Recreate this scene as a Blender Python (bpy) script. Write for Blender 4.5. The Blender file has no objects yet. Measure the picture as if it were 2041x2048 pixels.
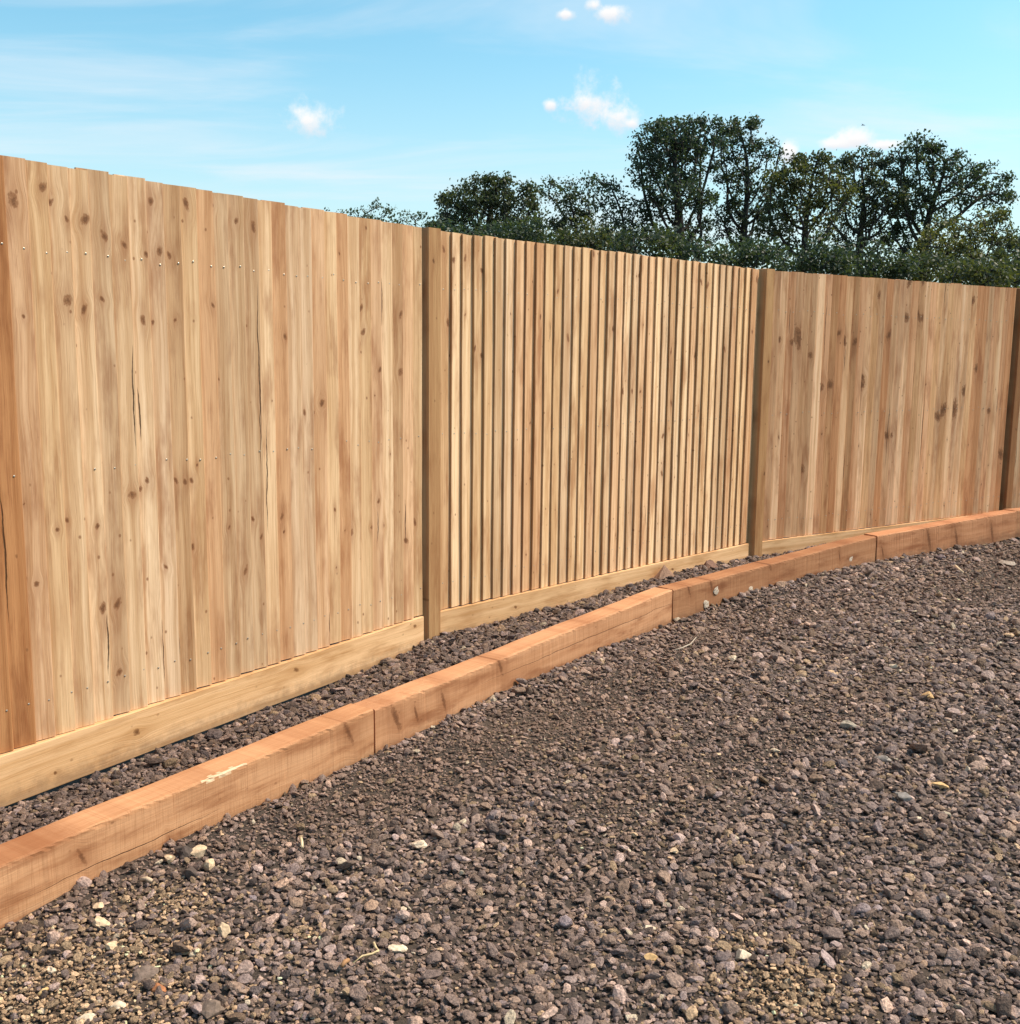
import bpy, bmesh, math, random
import numpy as np
from mathutils import Vector, Matrix, noise as mnoise

R = math.radians
rng = np.random.default_rng(7)
random.seed(7)
scene = bpy.context.scene
COL = scene.collection

# ------------------------------------------------------------------ camera
CAM_H, PITCH, ROLL, FPX = 1.38, R(8.5), R(0.64), 2120.0
PW, PH = 2041, 2048
fw = np.array([0, math.cos(PITCH), -math.sin(PITCH)])
_rt = np.array([1.0, 0, 0]); _up = np.cross(_rt, fw)
rt = _rt * math.cos(ROLL) + _up * math.sin(ROLL)
up = -_rt * math.sin(ROLL) + _up * math.cos(ROLL)
CP = np.array([0, 0, CAM_H])
cam_d = bpy.data.cameras.new('camera')
cam_d.sensor_fit = 'HORIZONTAL'; cam_d.sensor_width = 36; cam_d.lens = 36 * FPX / PW
cam_d.clip_start = 0.05; cam_d.clip_end = 3000
cam = bpy.data.objects.new('camera', cam_d); COL.objects.link(cam)
M = Matrix.Identity(4)
for i in range(3):
    M[i][0] = rt[i]; M[i][1] = up[i]; M[i][2] = -fw[i]; M[i][3] = CP[i]
cam.matrix_world = M
scene.camera = cam


def ray(x, y):
    return fw + rt * (x - PW / 2) / FPX - up * (y - PH / 2) / FPX


def onz(x, y, z=0.0):
    d = ray(x, y); return CP + d * ((z - CAM_H) / d[2])


def onplane(x, y, P, D):
    n = np.array([D[1], -D[0], 0]); d = ray(x, y)
    return CP + d * (n.dot(np.array([P[0], P[1], 0]) - CP) / n.dot(d))


def at_depth(x, y, dist):
    d = ray(x, y); return CP + d * (dist / d[1])


# ------------------------------------------------------------------ light
SUN_AZ = R(83)      # clockwise from +Y (the way the camera looks): from the right
SUN_EL = R(53)
view = scene.view_settings
view.view_transform = 'Standard'; view.look = 'None'; view.gamma = 1
view.use_curve_mapping = False
view.exposure = 0.76
scene.cycles.max_bounces = 4
scene.cycles.use_denoising = True

sun_d = bpy.data.lights.new('sun', 'SUN')
sun_d.energy = 3.3; sun_d.angle = R(3); sun_d.color = (1.0, 0.86, 0.70)
sun = bpy.data.objects.new('sun', sun_d); COL.objects.link(sun)
sdir = Vector((math.sin(SUN_AZ) * math.cos(SUN_EL), math.cos(SUN_AZ) * math.cos(SUN_EL), math.sin(SUN_EL)))
sun.rotation_euler = sdir.to_track_quat('Z', 'Y').to_euler()
sun.location = sdir * 40


class NT:
    """small helper for node trees"""
    def __init__(self, tree):
        self.t = tree; tree.nodes.clear()

    def n(self, typ, **kw):
        nd = self.t.nodes.new(typ)
        for k, v in kw.items():
            if k.startswith('i_'):
                key = k[2:]
                key = int(key) if key.isdigit() else key.replace('_', ' ')
                self.put(nd.inputs[key], v)
            else:
                setattr(nd, k, v)
        return nd

    def put(self, sock, v):
        if isinstance(v, bpy.types.NodeSocket):
            self.t.links.new(v, sock)
        elif isinstance(v, bpy.types.Node):
            self.t.links.new(v.outputs[0], sock)
        else:
            try:
                sock.default_value = v
            except Exception:
                sock.default_value = (*v, 1.0)

    def m(self, op, a, b=0.0, c=None, clamp=False):
        nd = self.t.nodes.new('ShaderNodeMath'); nd.operation = op; nd.use_clamp = clamp
        self.put(nd.inputs[0], a); self.put(nd.inputs[1], b)
        if c is not None:
            self.put(nd.inputs[2], c)
        return nd.outputs[0]

    def vm(self, op, a, b=(0, 0, 0), out=0):
        nd = self.t.nodes.new('ShaderNodeVectorMath'); nd.operation = op
        self.put(nd.inputs[0], a); self.put(nd.inputs[1], b)
        return nd.outputs[out]

    def mix(self, f, a, b, blend='MIX'):
        nd = self.t.nodes.new('ShaderNodeMix'); nd.data_type = 'RGBA'; nd.blend_type = blend
        self.put(nd.inputs['Factor'], f)
        self.put(nd.inputs[6], a); self.put(nd.inputs[7], b)
        return nd.outputs[2]

    def ss(self, v, lo, hi, a=0.0, b=1.0):
        nd = self.t.nodes.new('ShaderNodeMapRange'); nd.interpolation_type = 'SMOOTHSTEP'
        self.put(nd.inputs[0], v); self.put(nd.inputs[1], lo); self.put(nd.inputs[2], hi)
        self.put(nd.inputs[3], a); self.put(nd.inputs[4], b)
        return nd.outputs[0]

    def noise(self, vec, scale=1.0, detail=3.0, rough=0.55, dist=0.0):
        nd = self.t.nodes.new('ShaderNodeTexNoise')
        self.put(nd.inputs['Vector'], vec); nd.inputs['Scale'].default_value = scale
        nd.inputs['Detail'].default_value = detail; nd.inputs['Roughness'].default_value = rough
        nd.inputs['Distortion'].default_value = dist
        return nd.outputs[0]


# ------------------------------------------------------------------ sky
world = bpy.data.worlds.new('World'); scene.world = world; world.use_nodes = True
w = NT(world.node_tree)
sky = w.n('ShaderNodeTexSky', sky_type='NISHITA', sun_disc=False, sun_elevation=SUN_EL, sun_rotation=SUN_AZ,
          altitude=50, air_density=1.0, dust_density=1.6, ozone_density=1.6)
geo = w.n('ShaderNodeTexCoord')
dirv = geo.outputs['Generated']
sep = w.n('ShaderNodeSeparateXYZ', i_0=dirv)
skyc = w.mix(1.0, sky.outputs[0], (0.71, 1.09, 0.99, 1), 'MULTIPLY')
# thin high cirrus, stretched along the horizon
cz = w.m('MAXIMUM', sep.outputs[2], 0.03)
cvec = w.n('ShaderNodeCombineXYZ', i_0=w.m('DIVIDE', sep.outputs[0], w.m('ADD', cz, 0.12)),
           i_1=w.m('DIVIDE', sep.outputs[1], w.m('ADD', cz, 0.12)), i_2=0.0)
cvec2 = w.vm('MULTIPLY', cvec.outputs[0], (0.55, 1.5, 1.0))
ci = w.noise(cvec2, 1.3, 6.0, 0.58, 0.7)
ci = w.ss(ci, 0.42, 0.78, 0.0, 0.62)
whitec = (4.2, 4.5, 4.8, 1)
skyc = w.mix(ci, skyc, whitec)
# pale band of haze low over the horizon
hz = w.ss(sep.outputs[2], 0.0, 0.30, 0.62, 0.0)
skyc = w.mix(hz, skyc, (4.35, 4.4, 4.45, 1))
# small cumulus clouds: centre px, half size px
cn = w.noise(dirv, 38.0, 6.0, 0.62)
cn2 = w.noise(dirv, 13.0, 2.0, 0.5)
CLOUDS = [(612, 243, 46, 30), (1190, 205, 56, 46), (1232, 235, 46, 30), (1100, 210, 14, 11), (1262, 247, 16, 12), (1160, 204, 40, 20),
          (1218, 27, 34, 15), (1130, 29, 18, 8), (1188, 10, 16, 11), (1690, 288, 46, 11), (1716, 278, 26, 16), (1762, 291, 30, 8),
          (1580, 304, 17, 17)]
for (x, y, rx, ry) in CLOUDS:
    c = ray(x, y); c = c / np.linalg.norm(c)
    t = np.cross(c, (0, 0, 1)); t /= np.linalg.norm(t); b = np.cross(t, c)
    a_ = w.m('DIVIDE', w.vm('DOT_PRODUCT', dirv, tuple(t), 1), rx / FPX)
    e_ = w.m('DIVIDE', w.vm('DOT_PRODUCT', dirv, tuple(b), 1), ry / FPX)
    r2 = w.m('ADD', w.m('MULTIPLY', a_, a_), w.m('MULTIPLY', e_, e_))
    rr = w.m('ADD', w.m('SQRT', r2), w.m('ADD', w.m('MULTIPLY', w.m('SUBTRACT', cn, 0.5), 3.0),
                                          w.m('MULTIPLY', w.m('SUBTRACT', cn2, 0.5), 1.4)))
    mk = w.ss(rr, 1.25, 0.10, 0.0, 0.95)
    cc = w.mix(w.ss(e_, -0.9, 0.6), (4.0, 4.05, 4.3, 1), (5.1, 4.95, 4.8, 1))
    skyc = w.mix(mk, skyc, cc)
bg = w.n('ShaderNodeBackground', i_Color=skyc, i_Strength=0.125)
wo = w.n('ShaderNodeOutputWorld', i_Surface=bg)


# ------------------------------------------------------------------ helpers
def tag(o, label=None, cat=None, group=None, kind=None):
    if label: o['label'] = label
    if cat: o['category'] = cat
    if group: o['group'] = group
    if kind: o['kind'] = kind
    return o


def empty(name, loc, rz=0.0):
    o = bpy.data.objects.new(name, None); COL.objects.link(o)
    o.location = loc; o.rotation_euler = (0, 0, rz); o.empty_display_size = 0.1
    return o


def mesh_obj(name, verts, faces, mat, parent=None, smooth=False, loc=None):
    me = bpy.data.meshes.new(name)
    me.from_pydata([tuple(v) for v in verts], [], [tuple(f) for f in faces])
    me.materials.append(mat)
    if smooth:
        me.polygons.foreach_set('use_smooth', [True] * len(me.polygons))
    me.update()
    o = bpy.data.objects.new(name, me); COL.objects.link(o)
    if parent is not None: o.parent = parent
    if loc is not None: o.location = loc
    return o


def new_mat(name):
    m = bpy.data.materials.new(name); m.use_nodes = True
    return m, NT(m.node_tree)


# ------------------------------------------------------------------ wood
NK = 4


def wood_material(name, pale, tan, stain, knotc, along='Z', saw=0.0, rough=0.78, stain_amt=1.0, nknots=NK, crack=True,
                  streak=1.0, pins=1.0, kasp=(1.0, 1.25), cw=0.0038, skew=0.0, kstr=0.78, dirt=0.0, fibre=1.0):
    m, t = new_mat(name)
    tc = t.n('ShaderNodeTexCoord'); oi = t.n('ShaderNodeObjectInfo')
    s = t.n('ShaderNodeSeparateXYZ', i_0=tc.outputs['Object'])
    X, Y, Z = s.outputs
    A, L = (X, Z) if along == 'Z' else (Z, X)
    rnd = t.m('MULTIPLY', oi.outputs['Random'], 61.7)
    # knots
    nz = t.noise(t.n('ShaderNodeCombineXYZ', i_0=t.m('MULTIPLY', A, 95), i_1=rnd, i_2=t.m('MULTIPLY', L, 60)).outputs[0], 1.0, 2.0)
    wob = t.m('MULTIPLY', t.m('SUBTRACT', nz, 0.5), 1.5)
    bend = None; knot = None; halo = None; core = None
    for i in range(nknots):
        at = t.n('ShaderNodeAttribute', attribute_type='OBJECT', attribute_name='k%d' % i)
        q = t.n('ShaderNodeSeparateXYZ', i_0=at.outputs['Vector'])
        dx = t.m('DIVIDE', t.m('SUBTRACT', A, q.outputs[0]), t.m('MULTIPLY', q.outputs[2], kasp[0]))
        dz = t.m('DIVIDE', t.m('SUBTRACT', L, q.outputs[1]), t.m('MULTIPLY', q.outputs[2], kasp[1]))
        hsh = t.m('FRACT', t.m('MULTIPLY', q.outputs[1], 53.17))
        dz = t.m('MULTIPLY', dz, t.m('ADD', 0.65, t.m('MULTIPLY', t.m('FRACT', t.m('MULTIPLY', q.outputs[0], 971.3)), 0.7)))
        if not skew: dz = t.m('ADD', dz, t.m('MULTIPLY', dx, t.m('MULTIPLY', t.m('SUBTRACT', hsh, 0.5), 1.3)))
        if skew: dz = t.m('ADD', dz, t.m('MULTIPLY', dx, skew * kasp[0] / kasp[1]))
        d2 = t.m('ADD', t.m('MULTIPLY', dx, dx), t.m('MULTIPLY', dz, dz))
        d = t.m('ADD', t.m('SQRT', d2), wob)
        km = t.ss(d, 1.15, 0.65)
        dz3 = t.m('MULTIPLY', dz, 0.33)
        hm = t.m('EXPONENT', t.m('MULTIPLY', t.m('ADD', t.m('MULTIPLY', dx, dx), t.m('MULTIPLY', dz3, dz3)), -0.45))
        bm = t.m('MULTIPLY', t.m('MULTIPLY', dx, t.m('EXPONENT', t.m('MULTIPLY', d2, -0.13))), t.m('MULTIPLY', q.outputs[2], -0.85))
        km2 = t.ss(d, 0.62, 0.25)
        core = km2 if core is None else t.m('MAXIMUM', core, km2)
        knot = km if knot is None else t.m('MAXIMUM', knot, km)
        halo = hm if halo is None else t.m('MAXIMUM', halo, hm)
        bend = bm if bend is None else t.m('ADD', bend, bm)
    A2 = t.m('ADD', A, bend) if bend is not None else A
    # slow wander of the grain
    wn = t.noise(t.n('ShaderNodeCombineXYZ', i_0=rnd, i_1=t.m('MULTIPLY', A, 3.0), i_2=t.m('MULTIPLY', L, 1.7)).outputs[0], 1.0, 2.0)
    A3 = t.m('ADD', A2, t.m('MULTIPLY', t.m('SUBTRACT', wn, 0.5), 0.035))
    g1 = t.noise(t.n('ShaderNodeCombineXYZ', i_0=t.m('MULTIPLY', A3, 190), i_1=t.m('ADD', t.m('MULTIPLY', Y, 190), rnd), i_2=t.m('MULTIPLY', L, 2.2)).outputs[0], 1.0, 4.0, 0.6)
    g2 = t.noise(t.n('ShaderNodeCombineXYZ', i_0=t.m('MULTIPLY', A3, 42), i_1=t.m('ADD', t.m('MULTIPLY', Y, 42), rnd), i_2=t.m('MULTIPLY', L, 0.75)).outputs[0], 1.0, 2.0, 0.5)
    p1 = t.noise(t.n('ShaderNodeCombineXYZ', i_0=t.m('MULTIPLY', A, 16), i_1=t.m('ADD', rnd, 9.0), i_2=t.m('MULTIPLY', L, 3.2)).outputs[0], 1.0, 4.0, 0.6)
    p2 = t.noise(t.n('ShaderNodeCombineXYZ', i_0=t.m('MULTIPLY', A, 5), i_1=t.m('ADD', rnd, 31.0), i_2=t.m('MULTIPLY', L, 1.4)).outputs[0], 1.0, 3.0, 0.6)
    gr = t.m('ADD', t.m('MULTIPLY', t.ss(g1, 0.32, 0.70), 0.40), t.m('MULTIPLY', t.ss(g2, 0.36, 0.64), 0.60))
    gr = t.m('MULTIPLY', gr, streak)
    c = t.mix(gr, (*pale, 1), (*tan, 1))
    st = t.m('MULTIPLY', t.ss(p1, 0.46, 0.72), 0.70 * stain_amt)
    c = t.mix(st, c, (*stain, 1))
    st2 = t.m('MULTIPLY', t.ss(p2, 0.42, 0.75), 0.42 * stain_amt)
    c = t.mix(st2, c, t.mix(0.55, (*tan, 1), (*stain, 1)))
    if saw > 0:
        sw = t.noise(t.n('ShaderNodeCombineXYZ', i_0=t.m('MULTIPLY', L, 330), i_1=t.m('MULTIPLY', A, 9.0), i_2=rnd).outputs[0], 1.0, 2.0)
        c = t.mix(t.m('MULTIPLY', t.ss(sw, 0.45, 0.75), saw), c, (*stain, 1))
    # sharp dark grain lines and rough sawn fibres
    g3 = t.noise(t.n('ShaderNodeCombineXYZ', i_0=t.m('MULTIPLY', A3, 420), i_1=t.m('ADD', t.m('MULTIPLY', Y, 420), rnd), i_2=t.m('MULTIPLY', L, 7.0)).outputs[0], 1.0, 3.0, 0.6)
    c = t.mix(t.m('MULTIPLY', t.ss(g3, 0.54, 0.70), 0.42 * fibre), c, (*stain, 1))
    c = t.mix(t.m('MULTIPLY', t.ss(g3, 0.44, 0.30), 0.25 * fibre), c, (min(1, pale[0] * 1.12), min(1, pale[1] * 1.15), pale[2] * 1.2, 1))
    c = t.mix(1.0, c, oi.outputs['Color'], 'MULTIPLY')
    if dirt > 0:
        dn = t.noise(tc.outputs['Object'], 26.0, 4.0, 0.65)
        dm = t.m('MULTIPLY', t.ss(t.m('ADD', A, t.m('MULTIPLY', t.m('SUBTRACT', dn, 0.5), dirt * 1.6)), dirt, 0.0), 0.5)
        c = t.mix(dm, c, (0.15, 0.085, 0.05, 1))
    if halo is not None:
        c = t.mix(t.m('MULTIPLY', halo, 0.50), c, (*stain, 1))
        kr = t.m('MULTIPLY', t.m('SINE', t.m('MULTIPLY', t.m('ADD', nz, g1), 34)), 0.12)
        c = t.mix(t.m('MULTIPLY', knot, t.m('ADD', kstr, kr)), c, (*knotc, 1))
        c = t.mix(t.m('MULTIPLY', core, 0.6 * kstr), c, (knotc[0] * 0.35, knotc[1] * 0.3, knotc[2] * 0.3, 1))
    # pin knots
    vo = t.n('ShaderNodeTexVoronoi', feature='F1', voronoi_dimensions='3D')
    t.put(vo.inputs['Vector'], t.n('ShaderNodeCombineXYZ', i_0=t.m('MULTIPLY', A, 17), i_1=rnd, i_2=t.m('MULTIPLY', L, 12)).outputs[0])
    vo.inputs['Scale'].default_value = 1.0
    pin = t.m('MULTIPLY', t.ss(t.m('ADD', vo.outputs['Distance'], t.m('MULTIPLY', wob, 0.05)), 0.095, 0.035), 0.75 * pins)
    c = t.mix(pin, c, (*knotc, 1))
    hgt = t.m('ADD', t.m('MULTIPLY', g1, 0.6), t.m('MULTIPLY', g3, 0.8))
    if crack:
        ck = t.n('ShaderNodeAttribute', attribute_type='OBJECT', attribute_name='ck')
        q = t.n('ShaderNodeSeparateXYZ', i_0=ck.outputs['Vector'])
        tz = t.m('DIVIDE', t.m('SUBTRACT', L, q.outputs[1]), q.outputs[2])
        wav = t.m('MULTIPLY', t.m('SUBTRACT', t.noise(t.n('ShaderNodeCombineXYZ', i_0=rnd, i_1=3.0, i_2=t.m('MULTIPLY', L, 4.5)).outputs[0], 1.0, 3.0), 0.5), 0.028)
        dxc = t.m('ABSOLUTE', t.m('SUBTRACT', t.m('SUBTRACT', A, q.outputs[0]), wav))
        taper = t.m('MAXIMUM', t.m('SUBTRACT', 1.0, t.m('MULTIPLY', tz, tz)), 0.0)
        wd = t.m('MULTIPLY', t.m('MULTIPLY', taper, t.m('ADD', 0.35, t.m('MULTIPLY', nz, 1.3))), cw)
        cm = t.m('MULTIPLY', t.ss(dxc, wd, t.m('MULTIPLY', wd, 0.45)), t.m('GREATER_THAN', taper, 0.02))
        c = t.mix(t.m('MULTIPLY', cm, 0.9), c, (0.06, 0.026, 0.010, 1))
        hgt = t.m('SUBTRACT', hgt, t.m('MULTIPLY', cm, 3.0))
    bp = t.n('ShaderNodeBump', i_Height=hgt); bp.inputs['Strength'].default_value = 0.55; bp.inputs['Distance'].default_value = 0.0018
    pb = t.n('ShaderNodeBsdfPrincipled', i_Roughness=rough, i_Normal=bp.outputs[0])
    t.put(pb.inputs['Base Color'], c)
    pb.inputs['Specular IOR Level'].default_value = 0.25
    t.n('ShaderNodeOutputMaterial', i_Surface=pb.outputs[0])
    return m


M_BOARD = wood_material('feather_board_pine', (0.79, 0.530, 0.340), (0.515, 0.290, 0.150), (0.33, 0.142, 0.064), (0.22, 0.085, 0.032), cw=0.0032)
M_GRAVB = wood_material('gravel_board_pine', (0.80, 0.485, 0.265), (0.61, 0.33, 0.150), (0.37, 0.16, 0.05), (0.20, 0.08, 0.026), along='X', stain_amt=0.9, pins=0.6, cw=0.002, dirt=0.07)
M_POST = wood_material('post_pine', (0.53, 0.295, 0.135), (0.40, 0.195, 0.082), (0.28, 0.115, 0.042), (0.15, 0.06, 0.022), stain_amt=0.9, nknots=2, crack=False, pins=0.7)
M_EDGE_SHADED = wood_material('shaded_sawn_edge', (0.54, 0.315, 0.155), (0.38, 0.20, 0.088), (0.25, 0.11, 0.042), (0.08, 0.03, 0.012), nknots=0, crack=False, pins=0.8)  # thick sawn edges, browner than the faces: groove shade put into their colour
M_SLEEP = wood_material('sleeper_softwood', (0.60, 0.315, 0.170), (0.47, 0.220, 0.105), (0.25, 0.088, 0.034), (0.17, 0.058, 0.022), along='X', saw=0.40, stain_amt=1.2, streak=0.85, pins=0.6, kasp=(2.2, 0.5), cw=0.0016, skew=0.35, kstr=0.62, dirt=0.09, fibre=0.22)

FAR = (9.0, 9.0, 0.01)


def set_knots(o, ks, ck=None, n=NK):
    ks = list(ks)[:n]
    for i in range(n):
        o['k%d' % i] = [float(v) for v in (ks[i] if i < len(ks) else FAR)]
    o['ck'] = [float(v) for v in (ck or FAR)]


# nails
def disc_mesh(name, r, h, mat, n=8):
    vs = [(r * math.cos(2 * math.pi * i / n), h * 0.4, r * math.sin(2 * math.pi * i / n)) for i in range(n)]
    vs += [(0.6 * r * math.cos(2 * math.pi * i / n), h, 0.6 * r * math.sin(2 * math.pi * i / n)) for i in range(n)]
    vs += [(r * math.cos(2 * math.pi * i / n), -0.004, r * math.sin(2 * math.pi * i / n)) for i in range(n)]
    fs = [(i, (i + 1) % n, n + (i + 1) % n, n + i) for i in range(n)] + [tuple(range(n, 2 * n))]
    fs += [(2 * n + i, 2 * n + (i + 1) % n, (i + 1) % n, i) for i in range(n)]
    me = bpy.data.meshes.new(name); me.from_pydata(vs, [], [f[::-1] for f in fs]); me.materials.append(mat); me.update()
    return me


m_nail, t_ = new_mat('galvanised_nail')
pb = t_.n('ShaderNodeBsdfPrincipled', i_Roughness=0.4, i_Metallic=0.75)
pb.inputs['Base Color'].default_value = (0.42, 0.36, 0.30, 1)
t_.n('ShaderNodeOutputMaterial', i_Surface=pb.outputs[0])
NAIL = disc_mesh('nail', 0.0032, 0.0012, m_nail)

PITCHB, BW, BT = 0.068, 0.100, 0.0175
GTOP = 0.2125
FTOP = 1.905


def board_geom(thick_left, length):
    """feather edged board, x across (0..BW), y towards the viewer negative side flipped by caller, z up"""
    ns = 14
    ph = rng.uniform(0, 6.28, 6)
    vs = []; fs = []
    bow = rng.normal(0, 0.0012); cup = rng.normal(0, 0.0010)
    for i in range(ns + 1):
        f = i / ns; z = f * length
        eL = 0.0010 * math.sin(5 * f + ph[0]) + 0.0007 * math.sin(17 * f + ph[1])
        eR = 0.0010 * math.sin(6 * f + ph[2]) + 0.0007 * math.sin(19 * f + ph[3])
        dy = bow * math.sin(math.pi * f) + 0.0006 * math.sin(8 * f + ph[4])
        # profile with x measured from the thick edge
        r = 0.0022
        prof = [(0, 0.0075), (0, 0.0075 + BT - r), (r * 0.35, 0.0075 + BT - r * 0.3), (r, 0.0075 + BT),
                (BW * 0.5, 0.0172 + cup), (BW - 0.001, 0.0068), (BW, 0.0055), (BW, 0.0)]
        for (px, py) in prof:
            xx = px + (eL if px < BW * 0.3 else eR if px > BW * 0.7 else 0)
            if not thick_left: xx = BW - xx
            vs.append((xx, -(py + dy), z))
    n = 8
    for i in range(ns):
        for j in range(n):
            a, b = i * n + j, i * n + (j + 1) % n
            q = (a, b, b + n, a + n)
            fs.append(q if not thick_left else q[::-1])
    bot = tuple(range(n)); top = tuple(range(ns * n, ns * n + n))
    fs.append(bot[::-1] if not thick_left else bot); fs.append(top if not thick_left else top[::-1])
    return vs, fs


def slab(name, lx, ly, lz, mat, parent=None, bev=0.003, nx=24, wob=0.0015, loc=None, worn=0.0):
    """rectangular timber, length lx along +x, depth ly along +y, height lz along +z, origin at the front bottom corner"""
    ph = rng.uniform(0, 6.28, 8)
    b = bev
    prof = [(b, 0), (ly - b, 0), (ly, b), (ly, lz - b), (ly - b, lz), (b * 2.8, lz), (b, lz), (b * 0.3, lz - b * 0.3), (0, lz - b), (0, lz - b * 2.6), (0, b)]
    n = len(prof); vs = []; fs = []
    chip = 0.0
    rr_ = random.Random(int(lx * 1e4))
    for i in range(nx + 1):
        f = i / nx
        for (y, z) in prof:
            wy = wob * (math.sin(4 * f + ph[0]) + 0.5 * math.sin(13 * f + ph[1]))
            wz = wob * (math.sin(5 * f + ph[2] + (2 if z > lz / 2 else 0)) + 0.5 * math.sin(15 * f + ph[3]) + 0.35 * math.sin(41 * f + ph[4] + y * 60))
            k_ = prof.index((y, z))
            if worn and 5 <= k_ <= 9:
                amp_ = worn * (1.0 if 6 <= k_ <= 8 else 0.45)
                wy += abs(rr_.gauss(0, amp_)) * (1 if k_ >= 7 else 0.4); wz -= abs(rr_.gauss(0, amp_)) * (1 if k_ <= 7 else 0.3)
            vs.append((f * lx, y + wy, z + wz))
    for i in range(nx):
        for j in range(n):
            a, c = i * n + j, i * n + (j + 1) % n
            fs.append((a, a + n, c + n, c))
    fs.append(tuple(range(n))); fs.append(tuple(range(nx * n, nx * n + n))[::-1])
    o = mesh_obj(name, vs, fs, mat, parent, loc=loc)
    bm = bmesh.new(); bm.from_mesh(o.data); bmesh.ops.recalc_face_normals(bm, faces=bm.faces); bm.to_mesh(o.data); bm.free()
    return o


TINTS = [(1, 1, 1), (1.06, 1.05, 1.0), (1.12, 1.13, 1.10), (0.90, 0.88, 0.84), (0.96, 0.88, 0.82), (1.0, 0.97, 0.88),
         (0.84, 0.77, 0.68), (1.03, 0.96, 0.90), (1.15, 1.18, 1.18), (0.92, 0.80, 0.70), (1.08, 1.06, 0.98)]


class Bay:
    def __init__(self, A, B):
        self.A = np.array([*A, 0.0]); self.B = np.array([*B, 0.0])
        d = self.B - self.A; self.len = float(np.linalg.norm(d)); self.D = d / self.len
        self.rz = math.atan2(self.D[1], self.D[0])

    def uz(self, x, y):
        p = onplane(x, y, self.A, self.D)
        return float((p - self.A).dot(self.D)), float(p[2])


b1e = np.array([-0.393, 4.604]); d1 = np.array([math.sin(R(32.39)), math.cos(R(32.39))])
b1e = b1e + d1 * 0.027
bay1 = Bay(b1e - d1 * (38 * PITCHB + 0.001), b1e)
b2s = np.array([-0.320, 4.712]); d2 = np.array([math.sin(R(44.43)), math.cos(R(44.43))])
bay2 = Bay(b2s, b2s + d2 * 2.615)
b3s = np.array([1.602, 6.655]); d3 = np.array([math.sin(R(56.74)), math.cos(R(56.74))])
bay3 = Bay(b3s, b3s + d3 * 2.61)
b4s = bay3.B[:2] + d3 * 0.115; d4 = np.array([math.sin(R(60)), math.cos(R(60))])
bay4 = Bay(b4s, b4s + d4 * 1.45)

K = 0.2701


def px(lst, ox, oy, s, r=9):
    return [(ox + q[0] * s, oy + q[1] * s, (q[2] if len(q) > 2 else r)) for q in lst]


KNOTS1 = px([(120, 440, 13), (335, 340, 12), (400, 450, 9), (650, 580, 15), (790, 710, 10), (1140, 450, 9), (1200, 820, 9), (1100, 845, 9),
             (1280, 850, 8), (1405, 475, 10), (1600, 475, 8), (520, 1180, 13), (645, 1250, 11), (780, 1180, 8), (935, 770, 9), (1590, 1220, 7),
             (1770, 600, 8), (510, 580, 6), (1080, 1335, 8), (1320, 1330, 6)], 0, 280, K)
KNOTS1 += px([(1000, 700, 12), (1110, 600, 8), (1330, 600, 7), (1390, 605, 7), (1445, 600, 9), (1065, 660, 6), (1110, 1000, 8), (780, 1540, 10),
              (890, 1520, 11), (290, 1365, 8), (520, 890, 7), (740, 935, 7), (1250, 1240, 7), (1455, 1095, 7), (1840, 1270, 8), (1720, 940, 5),
              (1770, 915, 6), (1395, 1335, 7), (440, 960, 7), (705, 515, 6), (915, 640, 7)], 0, 800, K)
KNOTS1 += px([(710, 510, 9), (560, 600, 6), (640, 600, 6), (1270, 190, 7), (1470, 210, 10), (340, 1610, 7), (885, 1750, 8), (1010, 1765, 8),
              (1200, 1710, 9), (1310, 1680, 8), (1620, 1660, 7), (1525, 1840, 9), (60, 1630, 7), (1260, 1455, 6)], 500, 700, 0.2078)
KNOTS1 += px([(275, 1085, 8), (860, 1050, 10), (1130, 920, 7), (850, 870, 7), (545, 1580, 8), (880, 280, 4), (40, 270, 9)], 500, 380, K)
KNOTS1 += px([(905, 175, 10), (665, 185, 9)], 0, 1300, K)
KNOTS2 = px([(250, 270, 8), (630, 480, 9), (300, 990, 9), (320, 1300, 6), (545, 1230, 6), (620, 1300, 7), (340, 380, 7), (460, 360, 7),
             (1450, 1140, 8), (1345, 680, 6), (1690, 320, 6), (1180, 930, 5), (1890, 1050, 6)], 840, 440, 0.2078)
KNOTS2 += px([(370, 130, 7), (140, 600, 7), (960, 220, 8), (905, 190, 8), (640, 800, 6), (860, 830, 7), (215, 1150, 8), (300, 1150, 6),
              (375, 1150, 6), (650, 1250, 7), (575, 1540, 8), (1400, 165, 8), (1350, 630, 6), (565, 1870, 8), (1110, 780, 7)], 1200, 520, 0.2286)
KNOTS3 = px([(110, 1200, 10), (20, 1230, 9), (420, 1200, 9), (1200, 1450, 12), (1150, 1510, 9), (1300, 1440, 11), (1530, 1040, 8), (1000, 560, 8),
             (970, 545, 6), (850, 550, 8), (590, 330, 7), (250, 770, 6), (350, 790, 6), (680, 720, 8), (1490, 385, 6), (700, 1690, 6), (880, 215, 6),
             (1005, 215, 5), (200, 700, 5), (1400, 1260, 7), (430, 1130, 6), (1640, 1450, 5), (1755, 1870, 8), (660, 1690, 6)], 1641, 520, 0.2078)
KNOTS3 += px([(1755, 690, 14), (1700, 720, 7), (1780, 1830, 10), (1860, 830, 6), (1590, 690, 5)], 1200, 520, 0.2286)
CR1 = [(272, 795, 100), (523, 760, 190), (541, 960, 110), (328, 1085, 32), (333, 1300, 95), (367, 1325, 80), (219, 1290, 60), (15, 1110, 130), (663, 1265, 42)]
CR3 = [(1655, 660, 70), (1665, 650, 70), (1895, 580, 30), (1850, 850, 60), (1780, 860, 70)]


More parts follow.
